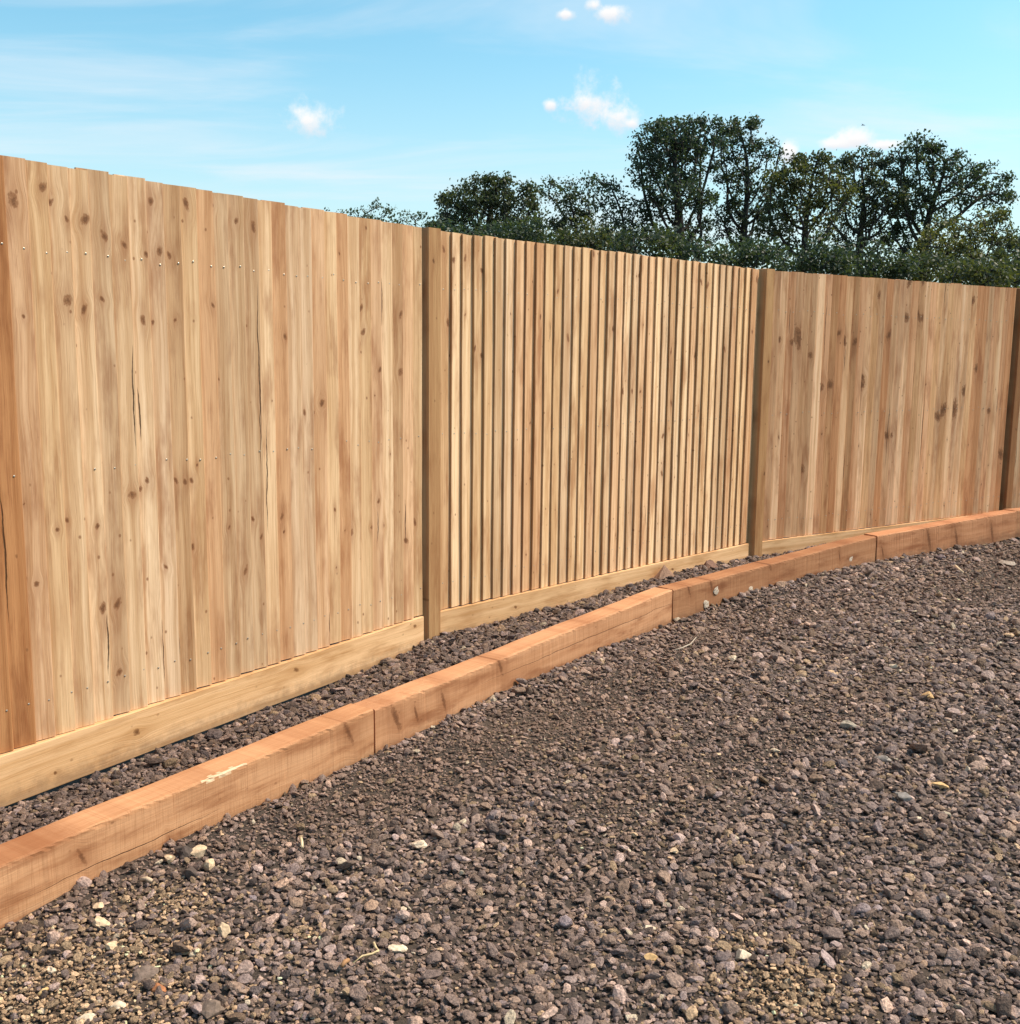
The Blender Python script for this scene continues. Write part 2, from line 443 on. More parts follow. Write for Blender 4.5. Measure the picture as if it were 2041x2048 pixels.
def build_bay(bay, label, thick_left, knots, cracks, dark_until=None, kscale=0.66, contrast=1.0, tintbias=(1, 1, 1), gk=(), u0=0.0, gcrack=None):
    root = empty('board_fence', (bay.A[0], bay.A[1], 0), bay.rz)
    tag(root, label, 'fence', 'close-boarded fence panels')
    # gravel board
    gb = slab('gravel_board', bay.len - 0.006, 0.024, GTOP - 0.06, M_GRAVB, root, bev=0.002, nx=30, wob=0.0012, loc=(0.003, 0, 0.06))
    set_knots(gb, [(z - 0.06, u, r) for (u, z, r) in gk], gcrack)
    gb.color = (1.0, 1.0, 1.0, 1)
    nb = int((bay.len + 0.003) / PITCHB)
    # back rails the boards are nailed to
    for zz in (0.30, 0.98, 1.62):
        rl = slab('rail', bay.len - 0.01, 0.040, 0.075, M_POST, root, nx=2, wob=0, loc=(0.005, 0.0365, zz))
        set_knots(rl, [])
    extra = bay.len - nb * PITCHB
    kk = [[] for _ in range(nb)]
    cc = [None] * nb
    z0 = GTOP + 0.004
    for (x, y, r) in knots:
        u, z = bay.uz(x, y)
        vis = u - extra / 2
        j = int(math.floor(vis / PITCHB))
        if 0 <= j < nb:
            dist = np.linalg.norm(np.array([*(bay.A + bay.D * u)[:2], z]) - CP)
            rr = r * dist / FPX * kscale
            lx = vis - j * PITCHB + (0 if thick_left else BW - PITCHB)
            kk[j].append((lx, z - z0, rr))
    for (x, y, hl) in cracks:
        u, z = bay.uz(x, y); vis = u - extra / 2; j = int(math.floor(vis / PITCHB))
        if 0 <= j < nb:
            dist = np.linalg.norm(np.array([*(bay.A + bay.D * u)[:2], z]) - CP)
            cc[j] = (vis - j * PITCHB + (0 if thick_left else BW - PITCHB), z - z0, hl * dist / FPX)
    for j in range(nb):
        L = FTOP - z0 + rng.normal(0, 0.0013)
        vs, fs = board_geom(thick_left, L)
        o = mesh_obj('board', vs, fs, M_BOARD, root)
        o.data.materials.append(M_EDGE_SHADED)
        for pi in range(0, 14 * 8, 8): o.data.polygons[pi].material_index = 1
        x0 = extra / 2 + j * PITCHB - (0 if thick_left else (BW - PITCHB))
        o.location = (x0 + rng.normal(0, 0.0008), 0.034, z0 + rng.normal(0, 0.0012))
        o.rotation_euler = (0, rng.normal(0, 0.0007), 0)
        while len(kk[j]) < NK and rng.random() < 0.5:
            kk[j].append((rng.uniform(0.012, BW - 0.012), rng.uniform(0.05, L - 0.05), rng.uniform(0.003, 0.007)))
        ck = cc[j]
        if ck is None and rng.random() < 0.10:
            ck = (rng.uniform(0.03, 0.07), rng.uniform(0.2, 1.4), rng.uniform(0.05, 0.12))
        set_knots(o, kk[j], ck)
        tn = np.array(TINTS[rng.integers(len(TINTS))]) * rng.normal(1, 0.025)
        tn = (1 + (tn - 1) * contrast) * np.array(tintbias)
        u = extra / 2 + j * PITCHB
        if dark_until and u < dark_until:
            tn = np.array((0.66, 0.45, 0.29)) * rng.normal(1, 0.06)
        o.color = (*tn, 1)
        # nails
        for zz in (0.34, 1.02, 1.66):
            nx_ = (0.016 if thick_left else BW - 0.016) + rng.normal(0, 0.004)
            ny = 0.0075 + BT - 0.004 + 0.0006
            nl = bpy.data.objects.new('nail', NAIL); COL.objects.link(nl); nl.parent = o
            fr = abs((nx_ if thick_left else BW - nx_)) / (BW * 0.5)
            yb = (0.0075 + BT) + (0.0172 - 0.0075 - BT) * fr
            nl.location = (nx_, -(yb + 0.0002), zz - z0 + rng.normal(0, 0.006))
            nl.rotation_euler = (math.pi, 0, 0)
            nl.rotation_euler = (0, 0, math.pi)
    return root


def post(loc, rz, label, ztop, zbot=-0.05, wdt=0.076, dep=0.098, tint=(1, 1, 1), kn=()):
    # x along the fence, y away from the viewer; slightly weathered (chamfered) top
    root = None
    ph = rng.uniform(0, 6.28, 4); b = 0.004; nz = 18
    prof = [(b, 0), (wdt - b, 0), (wdt, b), (wdt, dep - b), (wdt - b, dep), (b, dep), (0, dep - b), (0, b)]
    vs = []; fs = []; n = len(prof)
    H = ztop - zbot
    for i in range(nz + 1):
        f = i / nz
        for (x, y) in prof:
            vs.append((x + 0.0012 * math.sin(5 * f + ph[0]), y + 0.0012 * math.sin(7 * f + ph[1]), f * H))
    for i in range(nz):
        for j in range(n):
            a, c = i * n + j, i * n + (j + 1) % n
            fs.append((a, c, c + n, a + n))
    # cap: slightly raised centre
    base = nz * n
    vs.append((wdt / 2, dep / 2, H + 0.006)); ci_ = len(vs) - 1
    for j in range(n): fs.append((base + j, base + (j + 1) % n, ci_))
    fs.append(tuple(range(n))[::-1])
    o = mesh_obj('fence_post', vs, fs, M_POST)
    o.location = loc; o.rotation_euler = (0, 0, rz); o.color = (*tint, 1)
    set_knots(o, kn, n=2)
    tag(o, label, 'fence post', 'square fence posts')
    return o


build_bay(bay1, 'large smooth fence panel of pale pine boards nearest the viewer, under the open sky', False, KNOTS1, CR1,
          dark_until=0.65, contrast=1.15,
          gk=[(bay1.uz(x, y)[0], bay1.uz(x, y)[1], r) for x, y, r in [(272, 1465, 0.012), (592, 1340, 0.012), (830, 1253, 0.010), (108, 1547, 0.006), (17, 1585, 0.009)]])
build_bay(bay2, 'ribbed middle fence panel with dark grooves between its narrow boards', True, KNOTS2, [], tintbias=(1.05, 1.06, 1.04),
          gk=[(0.5, 0.15, 0.008), (1.2, 0.12, 0.010), (1.8, 0.16, 0.008), (2.3, 0.13, 0.009)])
build_bay(bay3, 'reddish knotty fence panel standing between the second post and the frame edge', False, KNOTS3, CR3, tintbias=(1.08, 0.96, 0.89), kscale=1.0, contrast=1.45)
build_bay(bay4, 'farthest fence panel, only a sliver showing past the last post', False, [], [], tintbias=(0.9, 0.85, 0.8))


def post_between(bayL, bayR, label, ztop, **kw):
    a = bayL.B[:2] + bayL.D[:2] * 0.006
    b = bayR.A[:2]
    mid = (a + b) / 2
    rz = bayR.rz
    d = bayR.D[:2]; nrm = np.array([d[1], -d[0]])     # towards the viewer
    wdt = 0.076
    p = b - d * (wdt + 0.004) + nrm * kw.pop('proud', 0.020)
    return post((p[0], p[1], -0.05), rz, label, ztop, **kw)


# first post off to the left, then the three that show
pA = bay1.A[:2] - bay1.D[:2] * 0.106
post_between(bay1, bay2, 'brown square fence post between the smooth panel and the ribbed panel', FTOP + 0.004, tint=(1, 1, 1), kn=[(0.03, 1.82, 0.008), (0.08, 0.95, 0.006)])
post_between(bay2, bay3, 'brown square fence post between the ribbed panel and the reddish panel', FTOP + 0.004, tint=(1.04, 1.02, 0.98), kn=[(0.05, 1.4, 0.008), (0.06, 0.7, 0.008)])
post_between(bay3, bay4, 'last fence post, dark brown, at the far end of the reddish panel', FTOP + 0.002, tint=(0.62, 0.5, 0.42), kn=[(0.05, 0.9, 0.009)])

# ------------------------------------------------------------------ sleepers
SF = [np.array(v) for v in [(-1.195, 2.350, .170), (-0.452, 3.498, .170), (0.859, 5.397, .178), (2.434, 6.924, .212), (3.790, 7.850, .250)]]
dd = (SF[1] - SF[0]); dd /= np.linalg.norm(dd)
SF0 = SF[1] - dd * 2.36
d5 = np.array([math.sin(R(60)), math.cos(R(60)), 0.006])
SF5 = SF[4] + d5 * 1.5
JN = [SF0, SF[1], SF[2], SF[3], SF[4], SF5]
SW = 0.108; SH = 0.205


def sleeper(i, label, tint, kpx=(), off=0.0, dz=0.0, gap=0.011, ck=None):
    a, b = JN[i].copy(), JN[i + 1].copy()
    D = b - a; L = float(np.linalg.norm(D)); D /= L
    rz = math.atan2(D[1], D[0]); nrm = np.array([D[1], -D[0], 0]); nrm /= np.linalg.norm(nrm)
    root = slab('timber_sleeper', L - gap, SW, SH, M_SLEEP, None, bev=0.0055, nx=150, wob=0.0020, worn=0.0014)
    p = a + nrm * off
    root.location = (p[0], p[1], a[2] - SH + dz)
    root.rotation_euler = (0, -math.asin(D[2]), rz)
    root.color = (*tint, 1)
    ks = []
    for (x, y, r) in kpx:
        q = onplane(x, y, a, D); u = float((q - a).dot(D)); ztop = a[2] + D[2] * u
        dist = np.linalg.norm(q - CP)
        ks.append((float(q[2] - (ztop - SH)), u, r * dist / FPX))
    set_knots(root, ks, ck)
    tag(root, label, 'timber sleeper', 'timber sleepers edging the gravel')
    return root


s1 = sleeper(0, 'nearest timber sleeper, its top edge scuffed pale, cut off at the lower left', (1.05, 1.03, 1.0), [(164, 1715, 9), (340, 1680, 5), (698, 1465, 12), (520, 1625, 5)], ck=(0.10, 1.35, 0.32))
s2 = sleeper(1, 'clean orange timber sleeper with a long shallow split line, second along the edging', (1.02, 0.98, 0.96), [(795, 1435, 14), (835, 1425, 10), (890, 1400, 12), (1003, 1330, 10), (1312, 1225, 6)], off=-0.004, dz=-0.004, ck=(0.135, 1.55, 1.0))
s3 = sleeper(2, 'browner timber sleeper spotted with white blobs, third along the edging', (0.74, 0.66, 0.60), [(1425, 1170, 10), (1380, 1180, 7), (1540, 1125, 9), (1680, 1110, 6), (1640, 1120, 8)], off=0.0, dz=-0.003)
s4 = sleeper(3, 'reddish timber sleeper with rough saw marks, fourth along the edging', (0.98, 0.86, 0.80), [(1857, 1080, 12), (1912, 1080, 11), (1983, 1068, 11), (1765, 1105, 6), (1805, 1077, 5)], off=0.010, dz=0.004)
s5 = sleeper(4, 'last timber sleeper, its end just entering the picture past the fourth', (0.86, 0.75, 0.68), off=-0.004, dz=0.004)


def blob_mesh(name, rx, ry, rz_, seed, mat, parent=None, sub=2, amp=0.35, facets=0):
    bm = bmesh.new(); bmesh.ops.create_icosphere(bm, subdivisions=sub, radius=1.0)
    rr = random.Random(seed)
    planes = [(Vector((rr.gauss(0, 1), rr.gauss(0, 1), rr.gauss(0, 1))).normalized(), rr.uniform(0.5, 0.85)) for _ in range(facets)]
    o3 = Vector((seed * 3.1, seed * 1.7, seed * 0.9))
    for v in bm.verts:
        p = v.co.copy()
        p *= 1 + amp * mnoise.noise(p * 1.3 + o3) + amp * 0.35 * mnoise.noise(p * 3.7 + o3)
        for (n_, dd_) in planes:
            s_ = p.dot(n_)
            if s_ > dd_: p -= n_ * (s_ - dd_) * 0.92
        v.co = Vector((p.x * rx, p.y * ry, p.z * rz_))
    me = bpy.data.meshes.new(name); bm.to_mesh(me); bm.free(); me.materials.append(mat)
    o = bpy.data.objects.new(name, me); COL.objects.link(o)
    if parent is not None: o.parent = parent
    return o


m_resin, t_ = new_mat('white_resin')
pb = t_.n('ShaderNodeBsdfPrincipled', i_Roughness=0.7)
tc = t_.n('ShaderNodeTexCoord')
t_.put(pb.inputs['Base Color'], t_.mix(t_.ss(t_.noise(tc.outputs['Object'], 140, 3), 0.4, 0.6), (0.62, 0.50, 0.40, 1), (0.40, 0.27, 0.18, 1)))
t_.n('ShaderNodeOutputMaterial', i_Surface=pb.outputs[0])
m_scar, t_ = new_mat('torn_pale_wood')
pb = t_.n('ShaderNodeBsdfPrincipled', i_Roughness=0.8)
tc = t_.n('ShaderNodeTexCoord')
sc_ = t_.vm('MULTIPLY', tc.outputs['Object'], (12, 260, 260))
t_.put(pb.inputs['Base Color'], t_.mix(t_.ss(t_.noise(sc_, 1.0, 3), 0.35, 0.65), (0.74, 0.53, 0.35, 1), (0.54, 0.32, 0.18, 1)))
t_.n('ShaderNodeOutputMaterial', i_Surface=pb.outputs[0])


def on_sleeper(i, x, y):
    a, b = JN[i], JN[i + 1]; D = b - a; L = np.linalg.norm(D); D = D / L
    q = onplane(x, y, a, D); u = float((q - a).dot(D)); ztop = a[2] + D[2] * u
    return u, float(q[2] - (ztop - SH)), float(np.linalg.norm(q - CP))


for k, (x, y, r, ry) in enumerate([(1434, 1180, 5.5, 8), (1503, 1178, 5.5, 6), (1414, 1208, 6, 9), (1420, 1220, 7, 5), (1410, 1227, 7, 4)]):
    u, z, dist = on_sleeper(2, x, y)
    o = blob_mesh('resin_blob', r * dist / FPX * 1.4, 0.004, ry * dist / FPX, 40 + k, m_resin, s3, amp=0.5)
    o.location = (u, 0.0, z)
u, z, dist = on_sleeper(2, 1703, 1116)
o = blob_mesh('resin_blob', 9 * dist / FPX, 0.003, 7 * dist / FPX, 51, m_resin, s3, amp=0.5); o.location = (u, 0.0, z)

# pale torn strip along the top edge of the nearest sleeper: bare wood on the chamfer faces themselves
u, z, dist = on_sleeper(0, 447, 1546)
s1.data.materials.append(m_scar)
for p_ in s1.data.polygons:
    c_ = p_.center
    du = abs(c_.x - u) / 0.088
    if du < 1 and c_.z > SH - 0.024 and c_.y < 0.022:
        core_ = c_.z > SH - 0.0085 and c_.y < 0.0085
        if core_ or random.random() < 0.3 * (1 - du):
            p_.material_index = 1

# ------------------------------------------------------------------ ground
GZ = 0.022
_ph = rng.uniform(0, 6.28, 24)


def bumps(x, y):
    v = 0
    for i in range(8):
        a = _ph[i] * 3.0; k = 0.9 + i * 0.75
        v = v + np.sin(k * (x * math.cos(a) + y * math.sin(a)) * 2.2 + _ph[8 + i]) / (1.2 + i * 0.6)
    return v * 0.0035


FRONT = np.array([JN[0], *SF[1:], SF5])
EDGE_PX = [(0, 1858), (160, 1770), (400, 1660), (740, 1513), (760, 1505), (1000, 1385), (1200, 1300), (1343, 1250), (1500, 1185), (1620, 1152), (1750, 1124), (1900, 1098), (2035, 1080)]
EDGE_Z = [.015, .032, .029, .009, .007, .033, .026, -.004, .053, .058, .038, .046, .040]
_segi = [0, 0, 0, 0, 1, 1, 1, 1, 2, 2, 2, 3, 3]
EDGE_X = [float(onplane(*p, JN[s], (JN[s + 1] - JN[s]))[0]) for p, s in zip(EDGE_PX, _segi)]


def dist_front(x, y, pts=FRONT):
    """signed distance to the sleeper front line (+ on the viewer's side) and the x of the nearest point"""
    best = np.full(x.shape, 1e9); sx = np.zeros(x.shape); sg = np.ones(x.shape)
    for a, b in zip(pts, pts[1:]):
        d = b[:2] - a[:2]; L2 = d.dot(d)
        t = np.clip(((x - a[0]) * d[0] + (y - a[1]) * d[1]) / L2, 0, 1)
        qx, qy = a[0] + t * d[0], a[1] + t * d[1]
        e = np.hypot(x - qx, y - qy)
        s = np.sign((x - a[0]) * d[1] - (y - a[1]) * d[0])
        m = e < best
        best = np.where(m, e, best); sx = np.where(m, qx, sx); sg = np.where(m, s, sg)
    return best * sg, sx


def ground_z(x, y):
    d, sx = dist_front(x, y)
    ez = np.interp(sx, EDGE_X, EDGE_Z)
    wgt = np.exp(-np.maximum(d, 0) / 0.16)
    z = GZ + bumps(x, y)
    return z * (1 - wgt) + (ez + bumps(x, y) * 0.5) * wgt


FENCE = np.array([bay1.A, bay1.B, bay2.A, bay2.B, bay3.A, bay3.B, bay4.A, bay4.B])


def bed_z(x, y):
    base = np.interp(x, [-1.6, -0.75, -0.42, -0.33, 0.2, 0.6, 1.0, 1.6, 2.1, 3.0, 4.2], [.050, .050, .072, .100, .100, .118, .125, .112, .135, .165, .185])
    return base + bumps(x * 1.7, y * 1.7) * 1.3


# near ground: a fine sheet in the middle of a sheet that reaches the horizon
m_ground, t_ = new_mat('gravel_fines')
tc = t_.n('ShaderNodeTexCoord')
n1 = t_.noise(tc.outputs['Object'], 180, 4, 0.7); n2 = t_.noise(tc.outputs['Object'], 1.7, 3, 0.5)
cg = t_.mix(t_.ss(n1, 0.3, 0.72), (0.016, 0.010, 0.008, 1), (0.085, 0.056, 0.040, 1))
cg = t_.mix(t_.m('MULTIPLY', t_.ss(n2, 0.45, 0.7), 0.5), cg, (0.13, 0.08, 0.05, 1))
bp = t_.n('ShaderNodeBump', i_Height=n1); bp.inputs['Strength'].default_value = 0.8; bp.inputs['Distance'].default_value = 0.006
pb = t_.n('ShaderNodeBsdfPrincipled', i_Roughness=0.95, i_Normal=bp.outputs[0]); t_.put(pb.inputs['Base Color'], cg)
t_.n('ShaderNodeOutputMaterial', i_Surface=pb.outputs[0])

gx = np.concatenate([np.array([-600, -200, -60, -20, -8, -4]), np.arange(-2.6, 5.61, 0.06), np.array([8, 14, 30, 80, 250, 600])])
gy = np.concatenate([np.array([-600, -200, -60, -20, -6, -2]), np.arange(-0.2, 9.81, 0.06), np.array([12, 18, 30, 60, 120, 300, 900])])
XX, YY = np.meshgrid(gx, gy)
df, _ = dist_front(XX, YY)
ZZ = ground_z(XX, YY)
ZZ = np.where(df < -0.02, GZ - 0.02, ZZ)
ZZ = np.where((np.abs(XX) > 7) | (YY > 10.5) | (YY < -1), GZ - 0.02, ZZ)
nxg, nyg = len(gx), len(gy)
vs = np.stack([XX.ravel(), YY.ravel(), ZZ.ravel()], 1)
fs = [(j * nxg + i, j * nxg + i + 1, (j + 1) * nxg + i + 1, (j + 1) * nxg + i) for j in range(nyg - 1) for i in range(nxg - 1)]
g = mesh_obj('ground', vs, fs, m_ground, smooth=True); tag(g, kind='structure')

# raised bed between the sleepers and the fence
back = []
for i in range(5):
    D = JN[i + 1] - JN[i]; D = D / np.linalg.norm(D); n_ = np.array([-D[1], D[0], 0])
    back.append((JN[i] + n_ * (SW * 0.6), JN[i + 1] + n_ * (SW * 0.6)))
bl = [back[0][0]] + [(back[i][1] + back[i + 1][0]) / 2 for i in range(4)] + [back[4][1]]
BACK = np.array(bl)


def resample(pts, n):
    pts = np.asarray(pts)[:, :2]
    s = np.concatenate([[0], np.cumsum(np.linalg.norm(np.diff(pts, axis=0), axis=1))])
    q = np.linspace(0, s[-1], n)
    return np.stack([np.interp(q, s, pts[:, 0]), np.interp(q, s, pts[:, 1])], 1)


FB = FENCE.copy()
for i in range(0, 8, 2):
    bd = FB[i + 1] - FB[i]; bd /= np.linalg.norm(bd); nb_ = np.array([-bd[1], bd[0], 0])
    FB[i] += nb_ * 0.03; FB[i + 1] += nb_ * 0.03
e0 = resample(BACK, 160); e1 = resample(FB, 160)
vs = []; fs = []; nv = 9
for i in range(160):
    for j in range(nv):
        f = j / (nv - 1); p = e0[i] * (1 - f) + e1[i] * f
        vs.append((p[0], p[1], float(bed_z(np.array(p[0]), np.array(p[1])) - 0.004)))
for i in range(159):
    for j in range(nv - 1):
        a = i * nv + j; fs.append((a, a + nv, a + nv + 1, a + 1))
b_ = mesh_obj('gravel_bed', vs, fs, m_ground, smooth=True); tag(b_, kind='structure')

# ------------------------------------------------------------------ gravel stones
m_stone, t_ = new_mat('crushed_stone')
at = t_.n('ShaderNodeAttribute', attribute_type='INSTANCER', attribute_name='col')
tc = t_.n('ShaderNodeTexCoord')
n1 = t_.noise(tc.outputs['Object'], 3.2, 4, 0.65)
c = t_.mix(1.0, at.outputs['Color'], t_.mix(t_.ss(n1, 0.3, 0.7), (0.62, 0.60, 0.60, 1), (1.32, 1.30, 1.26, 1)), 'MULTIPLY')
bp = t_.n('ShaderNodeBump', i_Height=n1); bp.inputs['Strength'].default_value = 0.5; bp.inputs['Distance'].default_value = 0.12
pb = t_.n('ShaderNodeBsdfPrincipled', i_Roughness=0.85, i_Normal=bp.outputs[0]); t_.put(pb.inputs['Base Color'], c)
pb.inputs['Specular IOR Level'].default_value = 0.3
t_.n('ShaderNodeOutputMaterial', i_Surface=pb.outputs[0])

proto = bpy.data.collections.new('stone_shapes')
NPROTO = 14
for k in range(NPROTO):
    o = blob_mesh('stone_shape', 1.0, random.uniform(0.58, 0.9), random.uniform(0.30, 0.60), 100 + k, m_stone, None, sub=2, amp=0.42, facets=9)
    COL.objects.unlink(o); proto.objects.link(o)


def gravel_group():
    ng = bpy.data.node_groups.new('scatter_stones', 'GeometryNodeTree')
    ng.interface.new_socket('Geometry', in_out='INPUT', socket_type='NodeSocketGeometry')
    ng.interface.new_socket('Geometry', in_out='OUTPUT', socket_type='NodeSocketGeometry')
    N = ng.nodes
    gi = N.new('NodeGroupInput'); go = N.new('NodeGroupOutput')
    ci_ = N.new('GeometryNodeCollectionInfo'); ci_.inputs['Collection'].default_value = proto
    ci_.inputs['Separate Children'].default_value = True; ci_.inputs['Reset Children'].default_value = True
    ip = N.new('GeometryNodeInstanceOnPoints'); ip.inputs['Pick Instance'].default_value = True

    def na(name, typ):
        a = N.new('GeometryNodeInputNamedAttribute'); a.data_type = typ; a.inputs['Name'].default_value = name
        return a.outputs['Attribute']
    L = ng.links
    L.new(gi.outputs[0], ip.inputs['Points'])
    L.new(ci_.outputs[0], ip.inputs['Instance'])
    L.new(na('idx', 'INT'), ip.inputs['Instance Index'])
    L.new(na('rot', 'FLOAT_VECTOR'), ip.inputs['Rotation'])
    L.new(na('scl', 'FLOAT_VECTOR'), ip.inputs['Scale'])
    L.new(ip.outputs[0], go.inputs[0])
    return ng


SCATTER = gravel_group()


def scatter(name, P, S, Cc, Rt, label, cat):
    n = len(P)
    me = bpy.data.meshes.new(name); me.vertices.add(n); me.vertices.foreach_set('co', P.astype(np.float32).ravel())
    a = me.attributes.new('scl', 'FLOAT_VECTOR', 'POINT'); a.data.foreach_set('vector', S.astype(np.float32).ravel())
    a = me.attributes.new('rot', 'FLOAT_VECTOR', 'POINT'); a.data.foreach_set('vector', Rt.astype(np.float32).ravel())
    a = me.attributes.new('idx', 'INT', 'POINT'); a.data.foreach_set('value', rng.integers(0, NPROTO, n).astype(np.int32))
    a = me.attributes.new('col', 'FLOAT_COLOR', 'POINT')
    a.data.foreach_set('color', np.concatenate([Cc, np.ones((n, 1))], 1).astype(np.float32).ravel())
    me.materials.append(m_stone); me.update()
    o = bpy.data.objects.new(name, me); COL.objects.link(o)
    md = o.modifiers.new('stones', 'NODES'); md.node_group = SCATTER
    tag(o, label, cat, kind='stuff')
    return o


TAN = []   # warm sandy patches: centre px, radius px, strength
for (x, y, r, s) in [(40, 2020, 300, 1.0), (220, 1930, 170, 0.7), (1570, 1975, 120, 1.0), (1490, 1880, 50, 0.6), (610, 1865, 40, 0.6), (320, 1800, 90, 0.6),
                     (1250, 1650, 130, 0.25), (1100, 1520, 150, 0.15), (1700, 1350, 200, 0.12), (1400, 2040, 120, 0.4)]:
    p = onz(x, y, 0.03); q = onz(x + r, y, 0.03)
    TAN.append((p[0], p[1], abs(q[0] - p[0]), s))


def worn_patch(x, y):
    """where feet have pressed the gravel fine and dusty"""
    v = np.zeros_like(x)
    for i in range(6):
        a = _ph[i + 5] * 2.0; k = 1.3 + i * 0.8
        v = v + np.sin(k * (x * math.cos(a) + y * math.sin(a)) * 1.5 + _ph[16 + i]) / (1 + i * 0.5)
    v = 0.5 + v * 0.28
    p = onz(1220, 1610, 0.03)
    v = np.maximum(v - 0.08, 0.95 * np.exp(-((x - p[0]) ** 2 + (y - p[1]) ** 2) / 0.28 ** 2))
    return np.clip((v - 0.55) * 2.2, 0, 1)


def stone_colours(x, y, dark=1.0):
    n = len(x)
    v = np.clip(rng.lognormal(math.log(0.180), 0.42, n), 0.05, 0.50)
    warm = rng.normal(0, 1, n)
    c = np.stack([v * (1.37 + 0.06 * warm), v * (0.925 + 0.01 * warm), v * (0.77 - 0.05 * warm)], 1)
    wt = np.zeros(n)
    for (cx, cy, r, s) in TAN:
        wt = np.maximum(wt, s * np.exp(-(((x - cx) / r) ** 2 + ((y - cy) / (r * 0.8)) ** 2)))
    wn = worn_patch(x, y)[:, None] * 0.5
    c = c * (1 - wn) + np.array([[0.29, 0.175, 0.125]]) * wn
    u = rng.random(n)
    tanm = u < (0.045 + wt * 0.75)
    tv = rng.lognormal(math.log(0.27), 0.35, n)
    tc_ = np.stack([tv * 1.22, tv * 0.80, tv * 0.50], 1)
    c = np.where(tanm[:, None], tc_, c)
    cr = rng.random(n) < (0.007 + wt * 0.03)
    cv = rng.uniform(0.42, 0.66, n)
    c = np.where(cr[:, None], np.stack([cv * 1.08, cv * 0.84, cv * 0.62], 1), c)
    c = c * dark
    return np.clip(c, 0.015, 0.75), wt, cr


def make_layer(area, density, size, sig, zfun, lift, keep):
    (x0, x1, y0, y1) = area
    n = int((x1 - x0) * (y1 - y0) * density)
    x = rng.uniform(x0, x1, n); y = rng.uniform(y0, y1, n)
    m = keep(x, y); x, y = x[m], y[m]
    n = len(x)
    s = np.clip(size * rng.lognormal(0, sig, n), 0.0022, 0.034)
    z = zfun(x, y) + s * lift * rng.uniform(0.3, 1.0, n)
    rot = np.stack([rng.normal(0, 0.38, n), rng.normal(0, 0.38, n), rng.uniform(0, 6.28, n)], 1)
    scl = s[:, None] * rng.uniform(0.8, 1.2, (n, 3))
    return x, y, z, scl, rot


def in_front(x, y):
    d, _ = dist_front(x, y)
    # inside a widened view wedge
    ok = (d > 0.006) & (y > 1.25) & (x < 0.62 * y + 0.9) & (x > -0.62 * y - 0.6)
    dist = np.hypot(x, y)
    return ok & (rng.random(len(x)) < np.clip(1.25 - dist * 0.11, 0.35, 1))


PP = []
for (dens, size, sig, lift) in [(4600, 0.0050, 0.28, 0.3), (4800, 0.0084, 0.30, 0.55), (1250, 0.0128, 0.28, 0.7), (150, 0.0195, 0.25, 0.7)]:
    PP.append(make_layer((-2.0, 5.6, 1.25, 8.6), dens, size, sig, ground_z, lift, in_front))
def in_sand(x, y):
    wt_ = np.zeros(len(x))
    for (cx, cy, r, s_) in TAN:
        if s_ >= 0.5: wt_ = np.maximum(wt_, s_ * np.exp(-(((x - cx) / r) ** 2 + ((y - cy) / (r * 0.8)) ** 2)))
    return in_front(x, y) & (rng.random(len(x)) < wt_ * 0.9)


NB = sum(len(p[0]) for p in PP)
PP.append(make_layer((-2.0, 2.0, 1.25, 4.0), 19000, 0.0055, 0.32, ground_z, 1.6, in_sand))
x, y, z = [np.concatenate([p[i] for p in PP]) for i in range(3)]
S = np.concatenate([p[3] for p in PP]); RT = np.concatenate([p[4] for p in PP])
Cc, wt, cr = stone_colours(x, y)
sv = rng.lognormal(math.log(0.37), 0.40, len(x) - NB)
Cc[NB:] = np.clip(np.stack([sv * 1.26, sv * 0.80, sv * 0.49], 1), 0.03, 0.8)
far = np.clip((np.hypot(x, y) - 3.0) / 5.0, 0, 1)
S = S * (1 - 0.30 * np.clip(wt, 0, 1))[:, None] * (1 + 0.40 * far)[:, None] * (1 - 0.38 * worn_patch(x, y))[:, None]
scatter('gravel', np.stack([x, y, z], 1), S, Cc, RT, 'dark grey-brown crushed gravel covering the ground before the sleepers', 'gravel')
NG1 = len(x)

in_bed_back = BACK


def in_bed(x, y):
    d, _ = dist_front(x, y, BACK)
    e, _ = dist_front(x, y, FENCE)
    return (d < -0.035) & (e > 0.004)


PP = []
for (dens, size, sig, lift) in [(5000, 0.0052, 0.25, 0.25), (6000, 0.0085, 0.28, 0.45), (1500, 0.0130, 0.25, 0.6), (110, 0.020, 0.2, 0.6)]:
    PP.append(make_layer((-1.9, 4.6, 2.0, 8.9), dens, size, sig, bed_z, lift, in_bed))
x, y, z = [np.concatenate([p[i] for p in PP]) for i in range(3)]
S = np.concatenate([p[3] for p in PP]); RT = np.concatenate([p[4] for p in PP])
Cc, wt, cr = stone_colours(x, y, 0.72)
S = S * (1 + 0.35 * np.clip((np.hypot(x, y) - 3.0) / 5.0, 0, 1))[:, None]
scatter('bed_gravel', np.stack([x, y, z], 1), S, Cc, RT, 'dark crushed gravel filling the strip between the sleepers and the fence', 'gravel')
print('stones', NG1, len(x))

